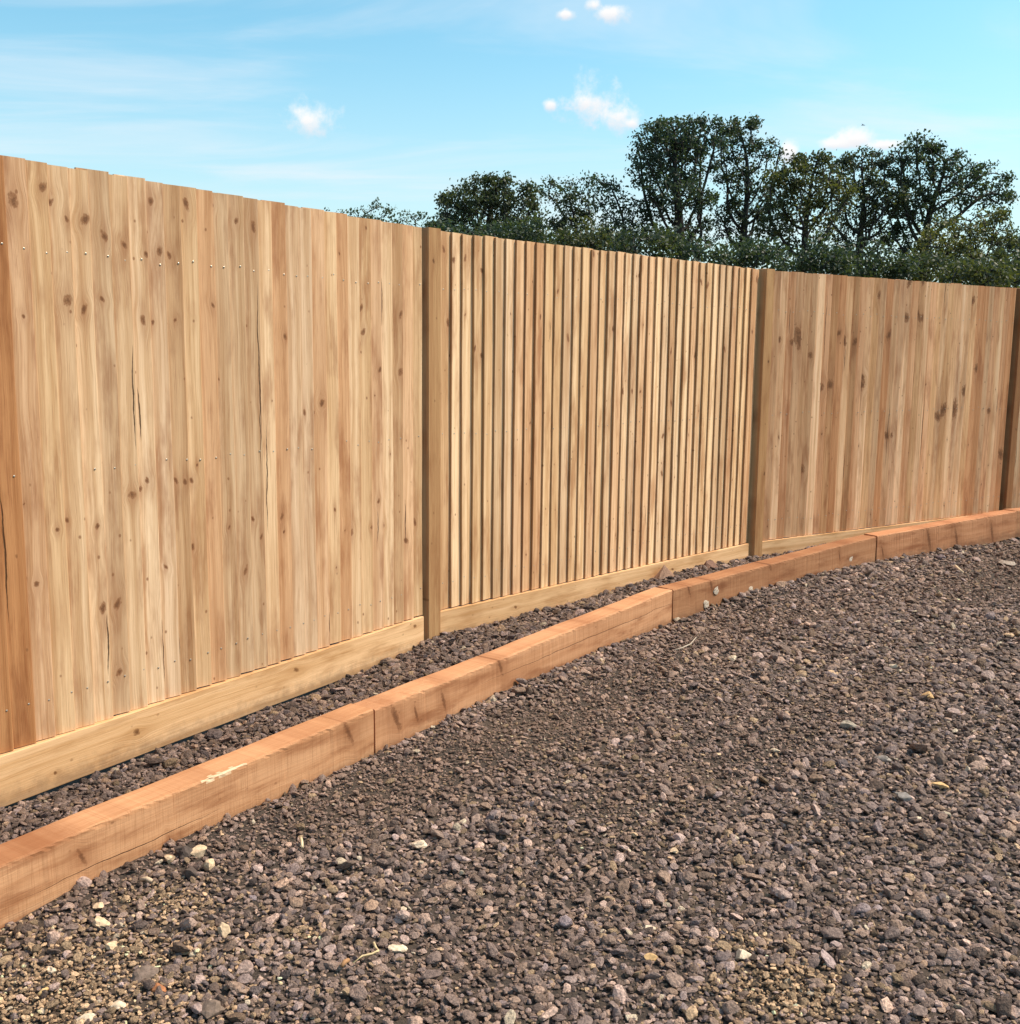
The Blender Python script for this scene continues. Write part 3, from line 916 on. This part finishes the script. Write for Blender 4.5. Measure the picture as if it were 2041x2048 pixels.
# ------------------------------------------------------------------ single stones and bits that stand out
m_single, t_ = new_mat('single_stone')
oi = t_.n('ShaderNodeObjectInfo'); tc = t_.n('ShaderNodeTexCoord')
v_ = t_.vm('ADD', tc.outputs['Object'], t_.vm('SCALE', oi.outputs['Random'], (1, 1, 1)))
n1 = t_.noise(v_, 95, 5, 0.65)
c = t_.mix(1.0, oi.outputs['Color'], t_.mix(t_.ss(n1, 0.3, 0.7), (0.68, 0.60, 0.52, 1), (1.18, 1.06, 0.98, 1)), 'MULTIPLY')
bp = t_.n('ShaderNodeBump', i_Height=n1); bp.inputs['Strength'].default_value = 0.5; bp.inputs['Distance'].default_value = 0.004
pb = t_.n('ShaderNodeBsdfPrincipled', i_Roughness=0.85, i_Normal=bp.outputs[0]); t_.put(pb.inputs['Base Color'], c)
t_.n('ShaderNodeOutputMaterial', i_Surface=pb.outputs[0])

CRM, WHT, YEL, DRK = (.64, .49, .34), (.72, .60, .47), (.62, .41, .20), (.085, .062, .054)
STONES = [  # px x, px y, half width px, flatness, colour, label
    (1486, 1905, 17, .62, WHT, 'large white stone near the bottom edge, right of the middle'),
    (1300, 1848, 11, .5, WHT, 'small flat white stone up and left of the large white stone'),
    (1303, 1907, 14, .6, YEL, 'yellowish stone between the straw twig and the large white stone'),
    (1349, 1695, 9, .6, CRM, 'pale stone on open gravel below the third sleeper'),
    (838, 1684, 17, .6, WHT, 'notched white stone on the gravel below the second sleeper'),
    (797, 1888, 18, .42, WHT, 'flat white stone just above the straw twig'),
    (806, 1813, 9, .7, WHT, 'small round white pebble above the flat white stone'),
    (707, 1844, 9, .4, WHT, 'small white chip left of the round white pebble'),
    (448, 1855, 16, .75, CRM, 'cream lumpy stone on the gravel below the nearest sleeper'),
    (401, 1700, 19, .7, CRM, 'cream stone leaning on a dark lump at the foot of the nearest sleeper'),
    (417, 1731, 15, .85, CRM, 'pitted cream stone in front of the dark lumps by the nearest sleeper'),
    (340, 1720, 11, .9, CRM, 'round cream pebble left of the dark lumps by the nearest sleeper'),
    (372, 1704, 18, .8, DRK, 'dark lump of rock pressed against the nearest sleeper'),
    (384, 1742, 20, .6, DRK, 'dark flat lump of rock in front of the lump against the sleeper'),
    (317, 1970, 16, .5, (.40, .17, .075), 'orange brick fragment at the lower left'),
    (1857, 1392, 14, .85, YEL, 'yellowish cream stone standing out on the right-hand gravel'),
    (1787, 1331, 8, .8, WHT, 'small white pebble above and left of the yellowish cream stone'),
    (1966, 1532, 11, .7, CRM, 'pitted cream stone near the right edge of the picture'),
    (1880, 1563, 16, .35, YEL, 'flat ochre stone left of the pitted cream stone'),
    (1809, 1590, 17, .55, (.24, .22, .215), 'bluish grey pointed stone below the flat ochre stone'),
    (1765, 1516, 14, .6, (.34, .30, .28), 'pale grey stone with a rough face, mid-right gravel'),
    (1697, 1450, 14, .5, (.34, .30, .25), 'pale flat stone on the mid-right gravel'),
    (1838, 1633, 8, .7, WHT, 'small white pebble below the bluish grey stone'),
    (1665, 1532, 6, .8, YEL, 'tiny yellow pebble left of the pale grey stone'),
    (2016, 1125, 15, .45, (.38, .32, .28), 'pale flat stone near the far end of the gravel'),
    (238, 2004, 16, .6, WHT, 'oval white stone in the sandy lower left corner'),
    (174, 2028, 18, .4, WHT, 'flat white stone at the very bottom of the sandy corner'),
    (104, 1937, 10, .8, WHT, 'small white stone in the sandy patch by the left edge'),
    (201, 1845, 15, .8, CRM, 'cream stone close to the foot of the nearest sleeper'),
    (199, 1811, 11, .6, CRM, 'small cream stone between the nearest sleeper and a larger cream one'),
    (223, 1889, 12, .8, CRM, 'cream stone below the two by the nearest sleeper'),
    (290, 1940, 24, .45, (.21, .155, .13), 'broad grey-brown stone lying flat above the brick fragment'),
    (420, 2010, 27, .42, (.19, .14, .115), 'long grey-brown stone right of the brick fragment'),
]
for k, (x, y, r, fl, cl, lab) in enumerate(STONES):
    p = onz(x, y + r * 0.4, 0.03)
    dist = np.linalg.norm(p - CP); rr = r * dist / FPX
    o = blob_mesh('stone', rr, rr * random.uniform(0.7, 0.95), rr * fl, 300 + k, m_single, None, sub=3, amp=0.55, facets=10)
    d_, _ = dist_front(np.array([p[0]]), np.array([p[1]]))
    if d_[0] < rr * 0.95:
        dv = np.array([0.84, -0.54]); p[:2] += dv * (rr * 0.95 - d_[0])
    gz = float(ground_z(np.array([p[0]]), np.array([p[1]]))[0])
    o.location = (p[0], p[1], gz + 0.004 + rr * fl * 0.45)
    o.rotation_euler = (random.gauss(0, .12), random.gauss(0, .12), random.uniform(-.4, .4))
    o.color = (*cl, 1)
    tag(o, lab, 'stone', 'loose stones that stand out on the gravel')

# the wedge of rock and the lump in the bed, against the gravel board
for (x, y, r, fl, cl, lab, sd, sq) in [(1328, 1158, 25, .62, (.25, .15, .105), 'pointed brown wedge of rock in the bed against the ribbed panel', 501, .5),
                                       (1418, 1139, 17, .8, (.19, .10, .07), 'reddish brown lump of rock in the bed right of the pointed wedge', 502, .8)]:
    p = onz(x, y, 0.13); dist = np.linalg.norm(p - CP); rr = r * dist / FPX
    rrn = random.Random(sd); bm = bmesh.new()
    pts_ = [(-1.05, -.3, -.5), (-.9, .5, -.5), (1.1, -.35, -.5), (1.05, .5, -.5), (-.5, -.55, -.35), (.4, -.6, -.4), (.55, .1, .25), (-.45, .0, .2)]
    pts_ += [(.12, .05, 1.05), (.22, .2, .95)] if sd == 501 else [(-.4, 0, .75), (.35, .1, .8), (.75, -.1, .4)]
    for q in pts_: bm.verts.new([rr * 1.2 * c_ * f_ + rrn.gauss(0, rr * .04) for c_, f_ in zip(q, (1, sq * 1.4, fl))])
    bmesh.ops.convex_hull(bm, input=bm.verts)
    bmesh.ops.triangulate(bm, faces=bm.faces); bmesh.ops.subdivide_edges(bm, edges=bm.edges, cuts=3, use_grid_fill=True)
    for v in bm.verts: v.co += Vector((rrn.gauss(0, 1), rrn.gauss(0, 1), rrn.gauss(0, 1))) * rr * 0.025
    me_ = bpy.data.meshes.new('rock'); bm.to_mesh(me_); bm.free(); me_.materials.append(m_single)
    o = bpy.data.objects.new('rock', me_); COL.objects.link(o)
    e, _ = dist_front(np.array([p[0]]), np.array([p[1]]), FENCE)
    gz = float(bed_z(np.array([p[0]]), np.array([p[1]])))
    o.location = (p[0], p[1], gz + rr * fl * 0.42); o.rotation_euler = (0, 0, bay2.rz); o.color = (*cl, 1)
    tag(o, lab, 'rock', 'rocks in the bed')

# straw coloured twigs and splinters
m_twig, t_ = new_mat('dry_twig')
tc = t_.n('ShaderNodeTexCoord'); oi = t_.n('ShaderNodeObjectInfo')
n1 = t_.noise(tc.outputs['Object'], 160, 3)
c = t_.mix(1.0, oi.outputs['Color'], t_.mix(n1, (0.7, 0.66, 0.6, 1), (1.2, 1.2, 1.2, 1)), 'MULTIPLY')
pb = t_.n('ShaderNodeBsdfPrincipled', i_Roughness=0.8); t_.put(pb.inputs['Base Color'], c)
t_.n('ShaderNodeOutputMaterial', i_Surface=pb.outputs[0])


def tube(pts, rad, n=6):
    vs = []; fs = []
    pts = [Vector(p) for p in pts]
    for i, p in enumerate(pts):
        t = (pts[min(i + 1, len(pts) - 1)] - pts[max(i - 1, 0)]).normalized()
        a = t.orthogonal().normalized(); b = t.cross(a)
        r = rad[i] if hasattr(rad, '__len__') else rad
        for k in range(n):
            an = 2 * math.pi * k / n
            vs.append(p + (a * math.cos(an) + b * math.sin(an)) * r)
    for i in range(len(pts) - 1):
        for k in range(n):
            fs.append((i * n + k, i * n + (k + 1) % n, (i + 1) * n + (k + 1) % n, (i + 1) * n + k))
    fs.append(tuple(range(n))[::-1]); fs.append(tuple(range((len(pts) - 1) * n, len(pts) * n)))
    return vs, fs


def twig(pxs, rpx, col, label, cat='twig', name='twig', z=0.036):
    P = [onz(x, y, z) for x, y in pxs]
    c0 = np.mean(P, 0); c0[2] = z
    dist = np.linalg.norm(c0 - CP)
    pts = [tuple(p - c0 + np.array([0, 0, 0.004 * (i % 2)])) for i, p in enumerate(P)]
    vs, fs = tube(pts, [rpx * dist / FPX * random.uniform(.8, 1.1) for _ in pts])
    o = mesh_obj(name, vs, fs, m_twig, smooth=True)
    o.location = c0; o.color = (*col, 1)
    tag(o, label, cat)
    return o


twig([(706, 1926), (725, 1916), (745, 1908), (757, 1905), (752, 1896), (748, 1889)], 2.6, (.62, .46, .26), 'pale straw twig with a hooked end lying on the gravel')
twig([(684, 1933), (690, 1927), (697, 1921)], 4.0, (.40, .20, .09), 'short brown stub of wood left of the straw twig', 'stub', 'wood_stub')
twig([(602, 1677), (604, 1686), (605, 1695)], 3.2, (.70, .54, .34), 'small pale splinter on the gravel below the nearest sleeper', 'splinter', 'splinter')
twig([(1911, 1132), (1917, 1139), (1926, 1145)], 3.4, (.58, .42, .28), 'pale splinter lying on the far gravel below the fourth sleeper', 'splinter', 'splinter')
twig([(281, 1759), (293, 1760), (306, 1763)], 3.6, (.62, .44, .30), 'flat pale splinter beside the dark lumps by the nearest sleeper', 'splinter', 'splinter')
twig([(1345, 1302), (1365, 1297), (1382, 1288), (1393, 1276)], 1.3, (.40, .32, .26), 'thin curved grass stalk on the gravel below the third sleeper', 'stalk', 'grass_stalk')
twig([(77, 1990), (86, 1985), (95, 1978)], 3.0, (.62, .40, .18), 'short straw coloured splinter in the sandy lower left corner', 'splinter', 'splinter')

# ------------------------------------------------------------------ trees
def leaf_material(name, dark, lite, trans):
    m, t = new_mat(name)
    ge = t.n('ShaderNodeNewGeometry'); oi = t.n('ShaderNodeObjectInfo'); tc = t.n('ShaderNodeTexCoord')
    nz = t.noise(tc.outputs['Object'], 0.9, 2, 0.5)
    f = t.m('ADD', t.m('MULTIPLY', ge.outputs['Random Per Island'], 0.55), t.m('MULTIPLY', t.ss(nz, 0.35, 0.68), 0.5))
    c = t.mix(f, (*dark, 1), (*lite, 1))
    c = t.mix(1.0, c, oi.outputs['Color'], 'MULTIPLY')
    pb = t.n('ShaderNodeBsdfPrincipled', i_Roughness=0.5); t.put(pb.inputs['Base Color'], c)
    pb.inputs['Specular IOR Level'].default_value = 0.35
    tr = t.n('ShaderNodeBsdfTranslucent'); t.put(tr.inputs['Color'], t.mix(1.0, c, (1.1, 1.2, 0.5, 1), 'MULTIPLY'))
    mx = t.n('ShaderNodeMixShader', i_0=trans, i_1=pb.outputs[0], i_2=tr.outputs[0])
    t.n('ShaderNodeOutputMaterial', i_Surface=mx.outputs[0])
    return m


M_LEAF = leaf_material('oak_leaves', (0.036, 0.051, 0.044), (0.105, 0.112, 0.055), 0.40)
m_bark, t_ = new_mat('bark')
tc = t_.n('ShaderNodeTexCoord')
pb = t_.n('ShaderNodeBsdfPrincipled', i_Roughness=0.95)
t_.put(pb.inputs['Base Color'], t_.mix(t_.noise(tc.outputs['Object'], 9, 4), (0.018, 0.016, 0.015, 1), (0.07, 0.058, 0.048, 1)))
t_.n('ShaderNodeOutputMaterial', i_Surface=pb.outputs[0])


def grow(base, lobes, nattr, step, seed, trunk_to=None):
    r = np.random.default_rng(seed)
    vol = np.array([l[3] * l[4] * l[5] for l in lobes]); vol = vol ** 0.8
    cnt = np.maximum((nattr * vol / vol.sum()).astype(int), 10)
    A = []
    for l, c in zip(lobes, cnt):
        q = r.normal(0, 1, (c, 3)); q /= np.linalg.norm(q, axis=1)[:, None]
        q *= (r.random(c) ** (1 / 2.2))[:, None]
        A.append(np.array(l[:3]) + q * np.array(l[3:6]))
    A = np.concatenate(A)
    cen = np.average(A, axis=0)
    low = A[:, 2].min()
    t0 = np.array([base[0], base[1], base[2]])
    topz = trunk_to if trunk_to else max(low + 0.3, base[2] + 0.8)
    nodes = [t0]; par = [-1]
    nt = max(3, int((topz - base[2]) / step))
    lean = (cen[:2] - t0[:2]) * 0.35
    for i in range(1, nt + 1):
        f = i / nt
        p = t0 + np.array([lean[0] * f * f, lean[1] * f * f, (topz - base[2]) * f]); p[:2] += r.normal(0, 0.03, 2)
        nodes.append(p); par.append(len(nodes) - 2)
    nodes = np.array(nodes); par = list(par)
    d = np.linalg.norm(A[:, None] - nodes[None], axis=2)
    near = d.argmin(1); nd = d.min(1)
    kill = step * 1.15
    for it in range(90):
        if len(A) == 0: break
        dirs = A - nodes[near]
        L = np.linalg.norm(dirs, axis=1)[:, None] + 1e-9
        acc = np.zeros_like(nodes); np.add.at(acc, near, dirs / L)
        ids = np.unique(near)
        v = acc[ids] + r.normal(0, 0.22, (len(ids), 3))
        v[:, 2] += 0.08
        v /= np.linalg.norm(v, axis=1)[:, None] + 1e-9
        new = nodes[ids] + v * step
        k0 = len(nodes)
        nodes = np.concatenate([nodes, new]); par += [int(i) for i in ids]
        dn = np.linalg.norm(A[:, None] - new[None], axis=2)
        bn = dn.argmin(1); bd = dn.min(1)
        m = bd < nd
        near = np.where(m, k0 + bn, near); nd = np.where(m, bd, nd)
        kp = nd > kill
        A, near, nd = A[kp], near[kp], nd[kp]
        if len(nodes) > 5000: break
    return nodes, np.array(par)


def tree(name, label, base, lobes, seed, leaves, leaf_size, tint, step=0.26, nattr=700, trunk_r=0.16, trunk_to=None, spread=0.2, cat='tree', group='trees beyond the fence'):
    """base and lobes in world metres"""
    r = np.random.default_rng(seed)
    root = empty(name, tuple(base)); tag(root, label, cat, group)
    nodes, par = grow(np.zeros(3), [(l[0] - base[0], l[1] - base[1], l[2] - base[2], *l[3:]) for l in lobes], nattr, step, seed, trunk_to)
    n = len(nodes)
    area = np.full(n, 0.0); kids = np.zeros(n, int)
    for i in range(n - 1, 0, -1):
        if area[i] == 0: area[i] = 0.0055 ** 2.2
        area[par[i]] += area[i]; kids[par[i]] += 1
    rad = area ** (1 / 2.2)
    rad = rad * (trunk_r / rad[0]); rad = np.maximum(rad, 0.006)
    # branches
    P = nodes; segs = np.arange(1, n)
    a = P[par[segs]]; b = P[segs]; t = b - a
    t = t / (np.linalg.norm(t, axis=1)[:, None] + 1e-9)
    ref = np.where(np.abs(t[:, 2:3]) < 0.9, np.array([[0, 0, 1.0]]), np.array([[1.0, 0, 0]]))
    e1 = np.cross(t, ref); e1 /= np.linalg.norm(e1, axis=1)[:, None]; e2 = np.cross(t, e1)
    NS = 5
    ang = np.arange(NS) * 2 * math.pi / NS
    ra = np.minimum(rad[par[segs]], rad[segs] * 1.6); rb = rad[segs]
    ring = lambda c, rr: c[:, None] + (e1[:, None] * np.cos(ang)[None, :, None] + e2[:, None] * np.sin(ang)[None, :, None]) * rr[:, None, None]
    V = np.concatenate([ring(a, ra), ring(b, rb)], 1).reshape(-1, 3)
    base_i = np.arange(len(segs))[:, None] * 2 * NS
    F = np.stack([np.stack([base_i[:, 0] + k, base_i[:, 0] + (k + 1) % NS, base_i[:, 0] + NS + (k + 1) % NS, base_i[:, 0] + NS + k], 1) for k in range(NS)], 1).reshape(-1, 4)
    mesh_obj('trunk', V.tolist(), F.tolist(), m_bark, root, smooth=True)
    # leaves on the thin wood
    thin = np.where((rad <= np.quantile(rad, 0.72)) & (np.arange(n) > 5))[0]
    tips = thin[kids[thin] == 0]
    pool = np.concatenate([thin, tips, tips, tips])
    # clumps: some twigs carry much more than others
    wgt = r.lognormal(0, 0.75, n)[pool]; wgt /= wgt.sum()
    ch = r.choice(pool, leaves, p=wgt)
    pos = nodes[ch] + r.normal(0, spread * 0.5, (leaves, 3)) * np.array([1, 1, 0.8])
    sz = leaf_size * r.uniform(0.6, 1.3, leaves)
    ax = r.normal(0, 1, (leaves, 3)); ax[:, 2] -= 0.3; ax /= np.linalg.norm(ax, axis=1)[:, None]
    up_ = r.normal(0, 1, (leaves, 3)); sd = np.cross(ax, up_); sd /= np.linalg.norm(sd, axis=1)[:, None]
    nr = np.cross(ax, sd)
    v0 = pos; v2 = pos + ax * sz[:, None]
    mid = pos + ax * sz[:, None] * 0.5 + nr * sz[:, None] * 0.10
    v1 = mid + sd * sz[:, None] * 0.30; v3 = mid - sd * sz[:, None] * 0.30
    V = np.stack([v0, v1, v2, v3], 1).reshape(-1, 3)
    me = bpy.data.meshes.new('crown')
    me.vertices.add(len(V)); me.vertices.foreach_set('co', V.astype(np.float32).ravel())
    nf = leaves * 2
    idx = np.arange(leaves)[:, None] * 4 + np.array([[0, 1, 2, 0, 2, 3]])
    me.loops.add(nf * 3); me.loops.foreach_set('vertex_index', idx.astype(np.int32).ravel())
    me.polygons.add(nf); me.polygons.foreach_set('loop_start', (np.arange(nf) * 3).astype(np.int32))
    me.materials.append(M_LEAF); me.update(); me.validate()
    o = bpy.data.objects.new('crown', me); COL.objects.link(o); o.parent = root; o.color = (*tint, 1)
    return root


DK = 1.0603
TG = 1.6


def lobes_at(dist, lst, depth=0.8):
    """(x, y, rx, ry) in picture units of the photograph -> ellipsoids in metres at that distance"""
    out = []
    for (x, y, rx, ry) in lst:
        dj = dist + random.uniform(-0.5, 0.5) * rx * DK / FPX * dist
        p = at_depth(x * DK, y * DK, dj); s = DK / FPX * dist
        k_ = 1.22 if x > 1480 else 1.06
        out.append((p[0], p[1], p[2], rx * s * k_, max(rx, ry) * s * depth, ry * s * k_))
    return out


def px_tree(name, label, dist, base_x, lst, seed, leaves, leaf_size, tint, thin=0.22, **kw):
    dist *= TG; leaf_size *= TG * 0.66; leaves = int(leaves * thin * 2.0); kw['step'] = 0.13 * TG; kw['spread'] = 0.13 * TG; kw['nattr'] = int(kw['nattr'] * 1.35)
    kw['trunk_r'] *= TG * 0.6
    if kw.get('trunk_to'): kw['trunk_to'] *= TG
    b = at_depth(base_x * DK, 700 * DK, dist); b[2] = 0.0
    lo = lobes_at(dist, lst)
    return tree(name, label, b, lo, seed, leaves, leaf_size, tint, **kw)


TEAL, OLIVE, MIDG = (0.78, 0.95, 1.0), (1.55, 1.35, 0.85), (1.1, 1.05, 0.9)
px_tree('tree', 'low leafy tree top just clearing the smooth panel', 24, 680, [(640, 408, 34, 16), (700, 400, 40, 20), (690, 450, 75, 50)], 11, 5200, 0.10, TEAL, nattr=350, trunk_r=0.08)
px_tree('tree', 'thin leafy sprig of a tree top left of the dense round tree', 25, 790, [(780, 412, 28, 20), (790, 455, 45, 50)], 12, 2600, 0.10, TEAL, nattr=220, trunk_r=0.06)
px_tree('tree', 'dense round dark green tree behind the first post', 22, 915, [(905, 405, 78, 66), (965, 395, 62, 52), (858, 425, 48, 46), (915, 345, 34, 24), (960, 350, 30, 22), (930, 460, 100, 50)], 13, 23000, 0.105, (0.95, 1.0, 0.9), nattr=900, trunk_r=0.15, thin=0.36)
px_tree('tree', 'small airy tree with sky showing through, right of the dense round tree', 23, 1090, [(1075, 375, 42, 36), (1040, 360, 28, 24), (1105, 350, 26, 18), (1090, 440, 60, 50)], 14, 8000, 0.105, TEAL, nattr=480, trunk_r=0.09)
px_tree('tree', 'small airy tree between two gaps at the left foot of the tallest tree', 22, 1180, [(1155, 375, 36, 34), (1190, 410, 36, 40), (1150, 340, 16, 12), (1170, 455, 50, 40)], 15, 6800, 0.105, TEAL, nattr=420, trunk_r=0.08)
px_tree('tree', 'tallest tree, a broad dark oak rising above the ribbed panel', 22, 1298, [(1275, 290, 82, 62), (1222, 320, 38, 42), (1325, 270, 48, 42), (1265, 245, 46, 24), (1280, 370, 70, 40), (1245, 420, 40, 34), (1300, 440, 44, 40)], 16, 25000, 0.105, TEAL, nattr=1300, trunk_r=0.19, trunk_to=2.2)
px_tree('tree', 'tall narrow tree with a thin pale-gapped crown, right of the tallest tree', 23, 1390, [(1395, 262, 42, 34), (1445, 288, 36, 24), (1385, 330, 36, 40), (1430, 360, 48, 50), (1395, 420, 48, 50)], 17, 17000, 0.10, (0.85, 0.95, 0.95), nattr=900, trunk_r=0.15, trunk_to=2.2)
px_tree('tree', 'olive green tree filling the gap right of the tall narrow tree', 21, 1510, [(1505, 345, 52, 38), (1545, 310, 30, 24), (1560, 365, 46, 44), (1505, 425, 62, 50)], 18, 16500, 0.10, (1.25, 1.18, 0.85), nattr=850, trunk_r=0.14)
px_tree('tree', 'mid-height tree with two feathery points under the low cloud', 22, 1610, [(1615, 345, 48, 46), (1645, 300, 26, 22), (1590, 310, 18, 22), (1660, 370, 40, 50), (1625, 430, 62, 44)], 19, 16000, 0.10, (1.05, 1.05, 0.95), nattr=850, trunk_r=0.14)
px_tree('tree', 'spreading tree leaning out to the right with bare limbs showing', 22, 1715, [(1725, 300, 42, 34), (1780, 325, 50, 38), (1840, 350, 56, 34), (1700, 360, 40, 40), (1745, 390, 60, 36), (1880, 375, 26, 22), (1715, 450, 40, 40)], 20, 21000, 0.10, (0.85, 1.0, 1.0), nattr=1200, trunk_r=0.17, trunk_to=1.9)
px_tree('tree', 'low olive bushy tree at the right below the spreading tree', 19, 1835, [(1815, 450, 60, 34), (1860, 440, 46, 38), (1790, 485, 60, 36), (1880, 490, 50, 40)], 21, 16500, 0.09, (1.6, 1.4, 0.9), nattr=750, trunk_r=0.10)
px_tree('tree', 'dark rounded tree cut by the right edge of the picture', 24, 1935, [(1915, 475, 30, 34), (1950, 490, 45, 45)], 22, 7500, 0.10, (0.7, 0.85, 0.95), nattr=350, trunk_r=0.09)
# a row of bushes under the trees
SHRUBS = [(860, 460, 60, 40, (0.8, 0.95, 0.95), 'dark bush peeking over the fence below the dense round tree'),
          (985, 455, 70, 38, (0.85, 0.95, 0.9), 'bush right of the dense round tree, low over the ribbed panel'),
          (1095, 462, 70, 36, (1.15, 1.05, 0.8), 'brownish bush under the first small airy tree'),
          (1200, 472, 66, 36, (0.95, 1.0, 0.9), 'bush under the second small airy tree'),
          (1310, 490, 66, 36, (0.8, 0.9, 0.9), 'dark bush at the foot of the tallest tree'),
          (1420, 492, 70, 40, (0.8, 0.9, 0.85), 'dark bush at the foot of the tall narrow tree, above the second post'),
          (1530, 500, 72, 40, (0.8, 0.9, 0.85), 'dark bush below the olive green tree'),
          (1640, 505, 74, 40, (0.85, 0.92, 0.85), 'bush below the tree with two feathery points'),
          (1745, 515, 74, 38, (1.1, 1.02, 0.85), 'brownish bush below the spreading tree'),
          (1850, 525, 74, 36, (1.2, 1.1, 0.8), 'olive bush low over the reddish panel near the right edge'),
          (1940, 530, 60, 40, (1.0, 1.0, 0.85), 'bush at the right edge of the picture, low over the fence')]
for k, (x, y, rx, ry, tn, lab) in enumerate(SHRUBS):
    dist = 17.5 + (k % 3) * 0.7
    b = at_depth(x * DK, 700 * DK, dist); b[2] = 0
    s = DK / FPX * dist
    p = at_depth(x * DK, y * DK, dist)
    tp = p[2] + ry * s
    lo = [(p[0], p[1], p[2], rx * s, 0.7, ry * s), (p[0] - 0.2, p[1], p[2] * 0.62, rx * s * 1.05, 0.8, p[2] * 0.42)]
    tree('shrub', lab, b, lo, 60 + k, 9000, 0.072, tn, step=0.2, nattr=420, trunk_r=0.06, trunk_to=0.5, spread=0.24, cat='shrub', group='bushes under the trees')

# ------------------------------------------------------------------ a bird
m_bird, t_ = new_mat('bird_feathers')
pb = t_.n('ShaderNodeBsdfPrincipled', i_Roughness=0.8); pb.inputs['Base Color'].default_value = (0.06, 0.06, 0.07, 1)
t_.n('ShaderNodeOutputMaterial', i_Surface=pb.outputs[0])
bpos = at_depth(1727, 250, 70)
vs, fs = tube([(0, -.20, 0), (0, -.14, .005), (0, -.05, .01), (0, .05, .005), (0, .16, 0), (0, .26, -.01)], [.012, .032, .05, .045, .02, .03], 8)
bird = mesh_obj('bird', vs, fs, m_bird, smooth=True)
bird.location = bpos; bird.rotation_euler = (0.1, 0.15, R(35)); bird.scale = (0.5, 0.5, 0.5)
tag(bird, 'tiny dark bird flying above the low cloud', 'bird')
for sgn in (-1, 1):
    wv = [(0, -.07, .02), (sgn * .16, -.09, .09), (sgn * .38, -.02, .06), (sgn * .36, .03, .06), (sgn * .15, .05, .085), (0, .08, .02)]
    wv2 = [(a, b, c - .012) for a, b, c in wv]
    f1 = (0, 1, 4, 5), (1, 2, 3, 4), (6, 11, 10, 7), (7, 10, 9, 8)
    sides = tuple((i, (i + 6), (i + 1) % 6 + 6, (i + 1) % 6) for i in range(6))
    mesh_obj('wing', wv + wv2, list(f1) + list(sides), m_bird, bird)
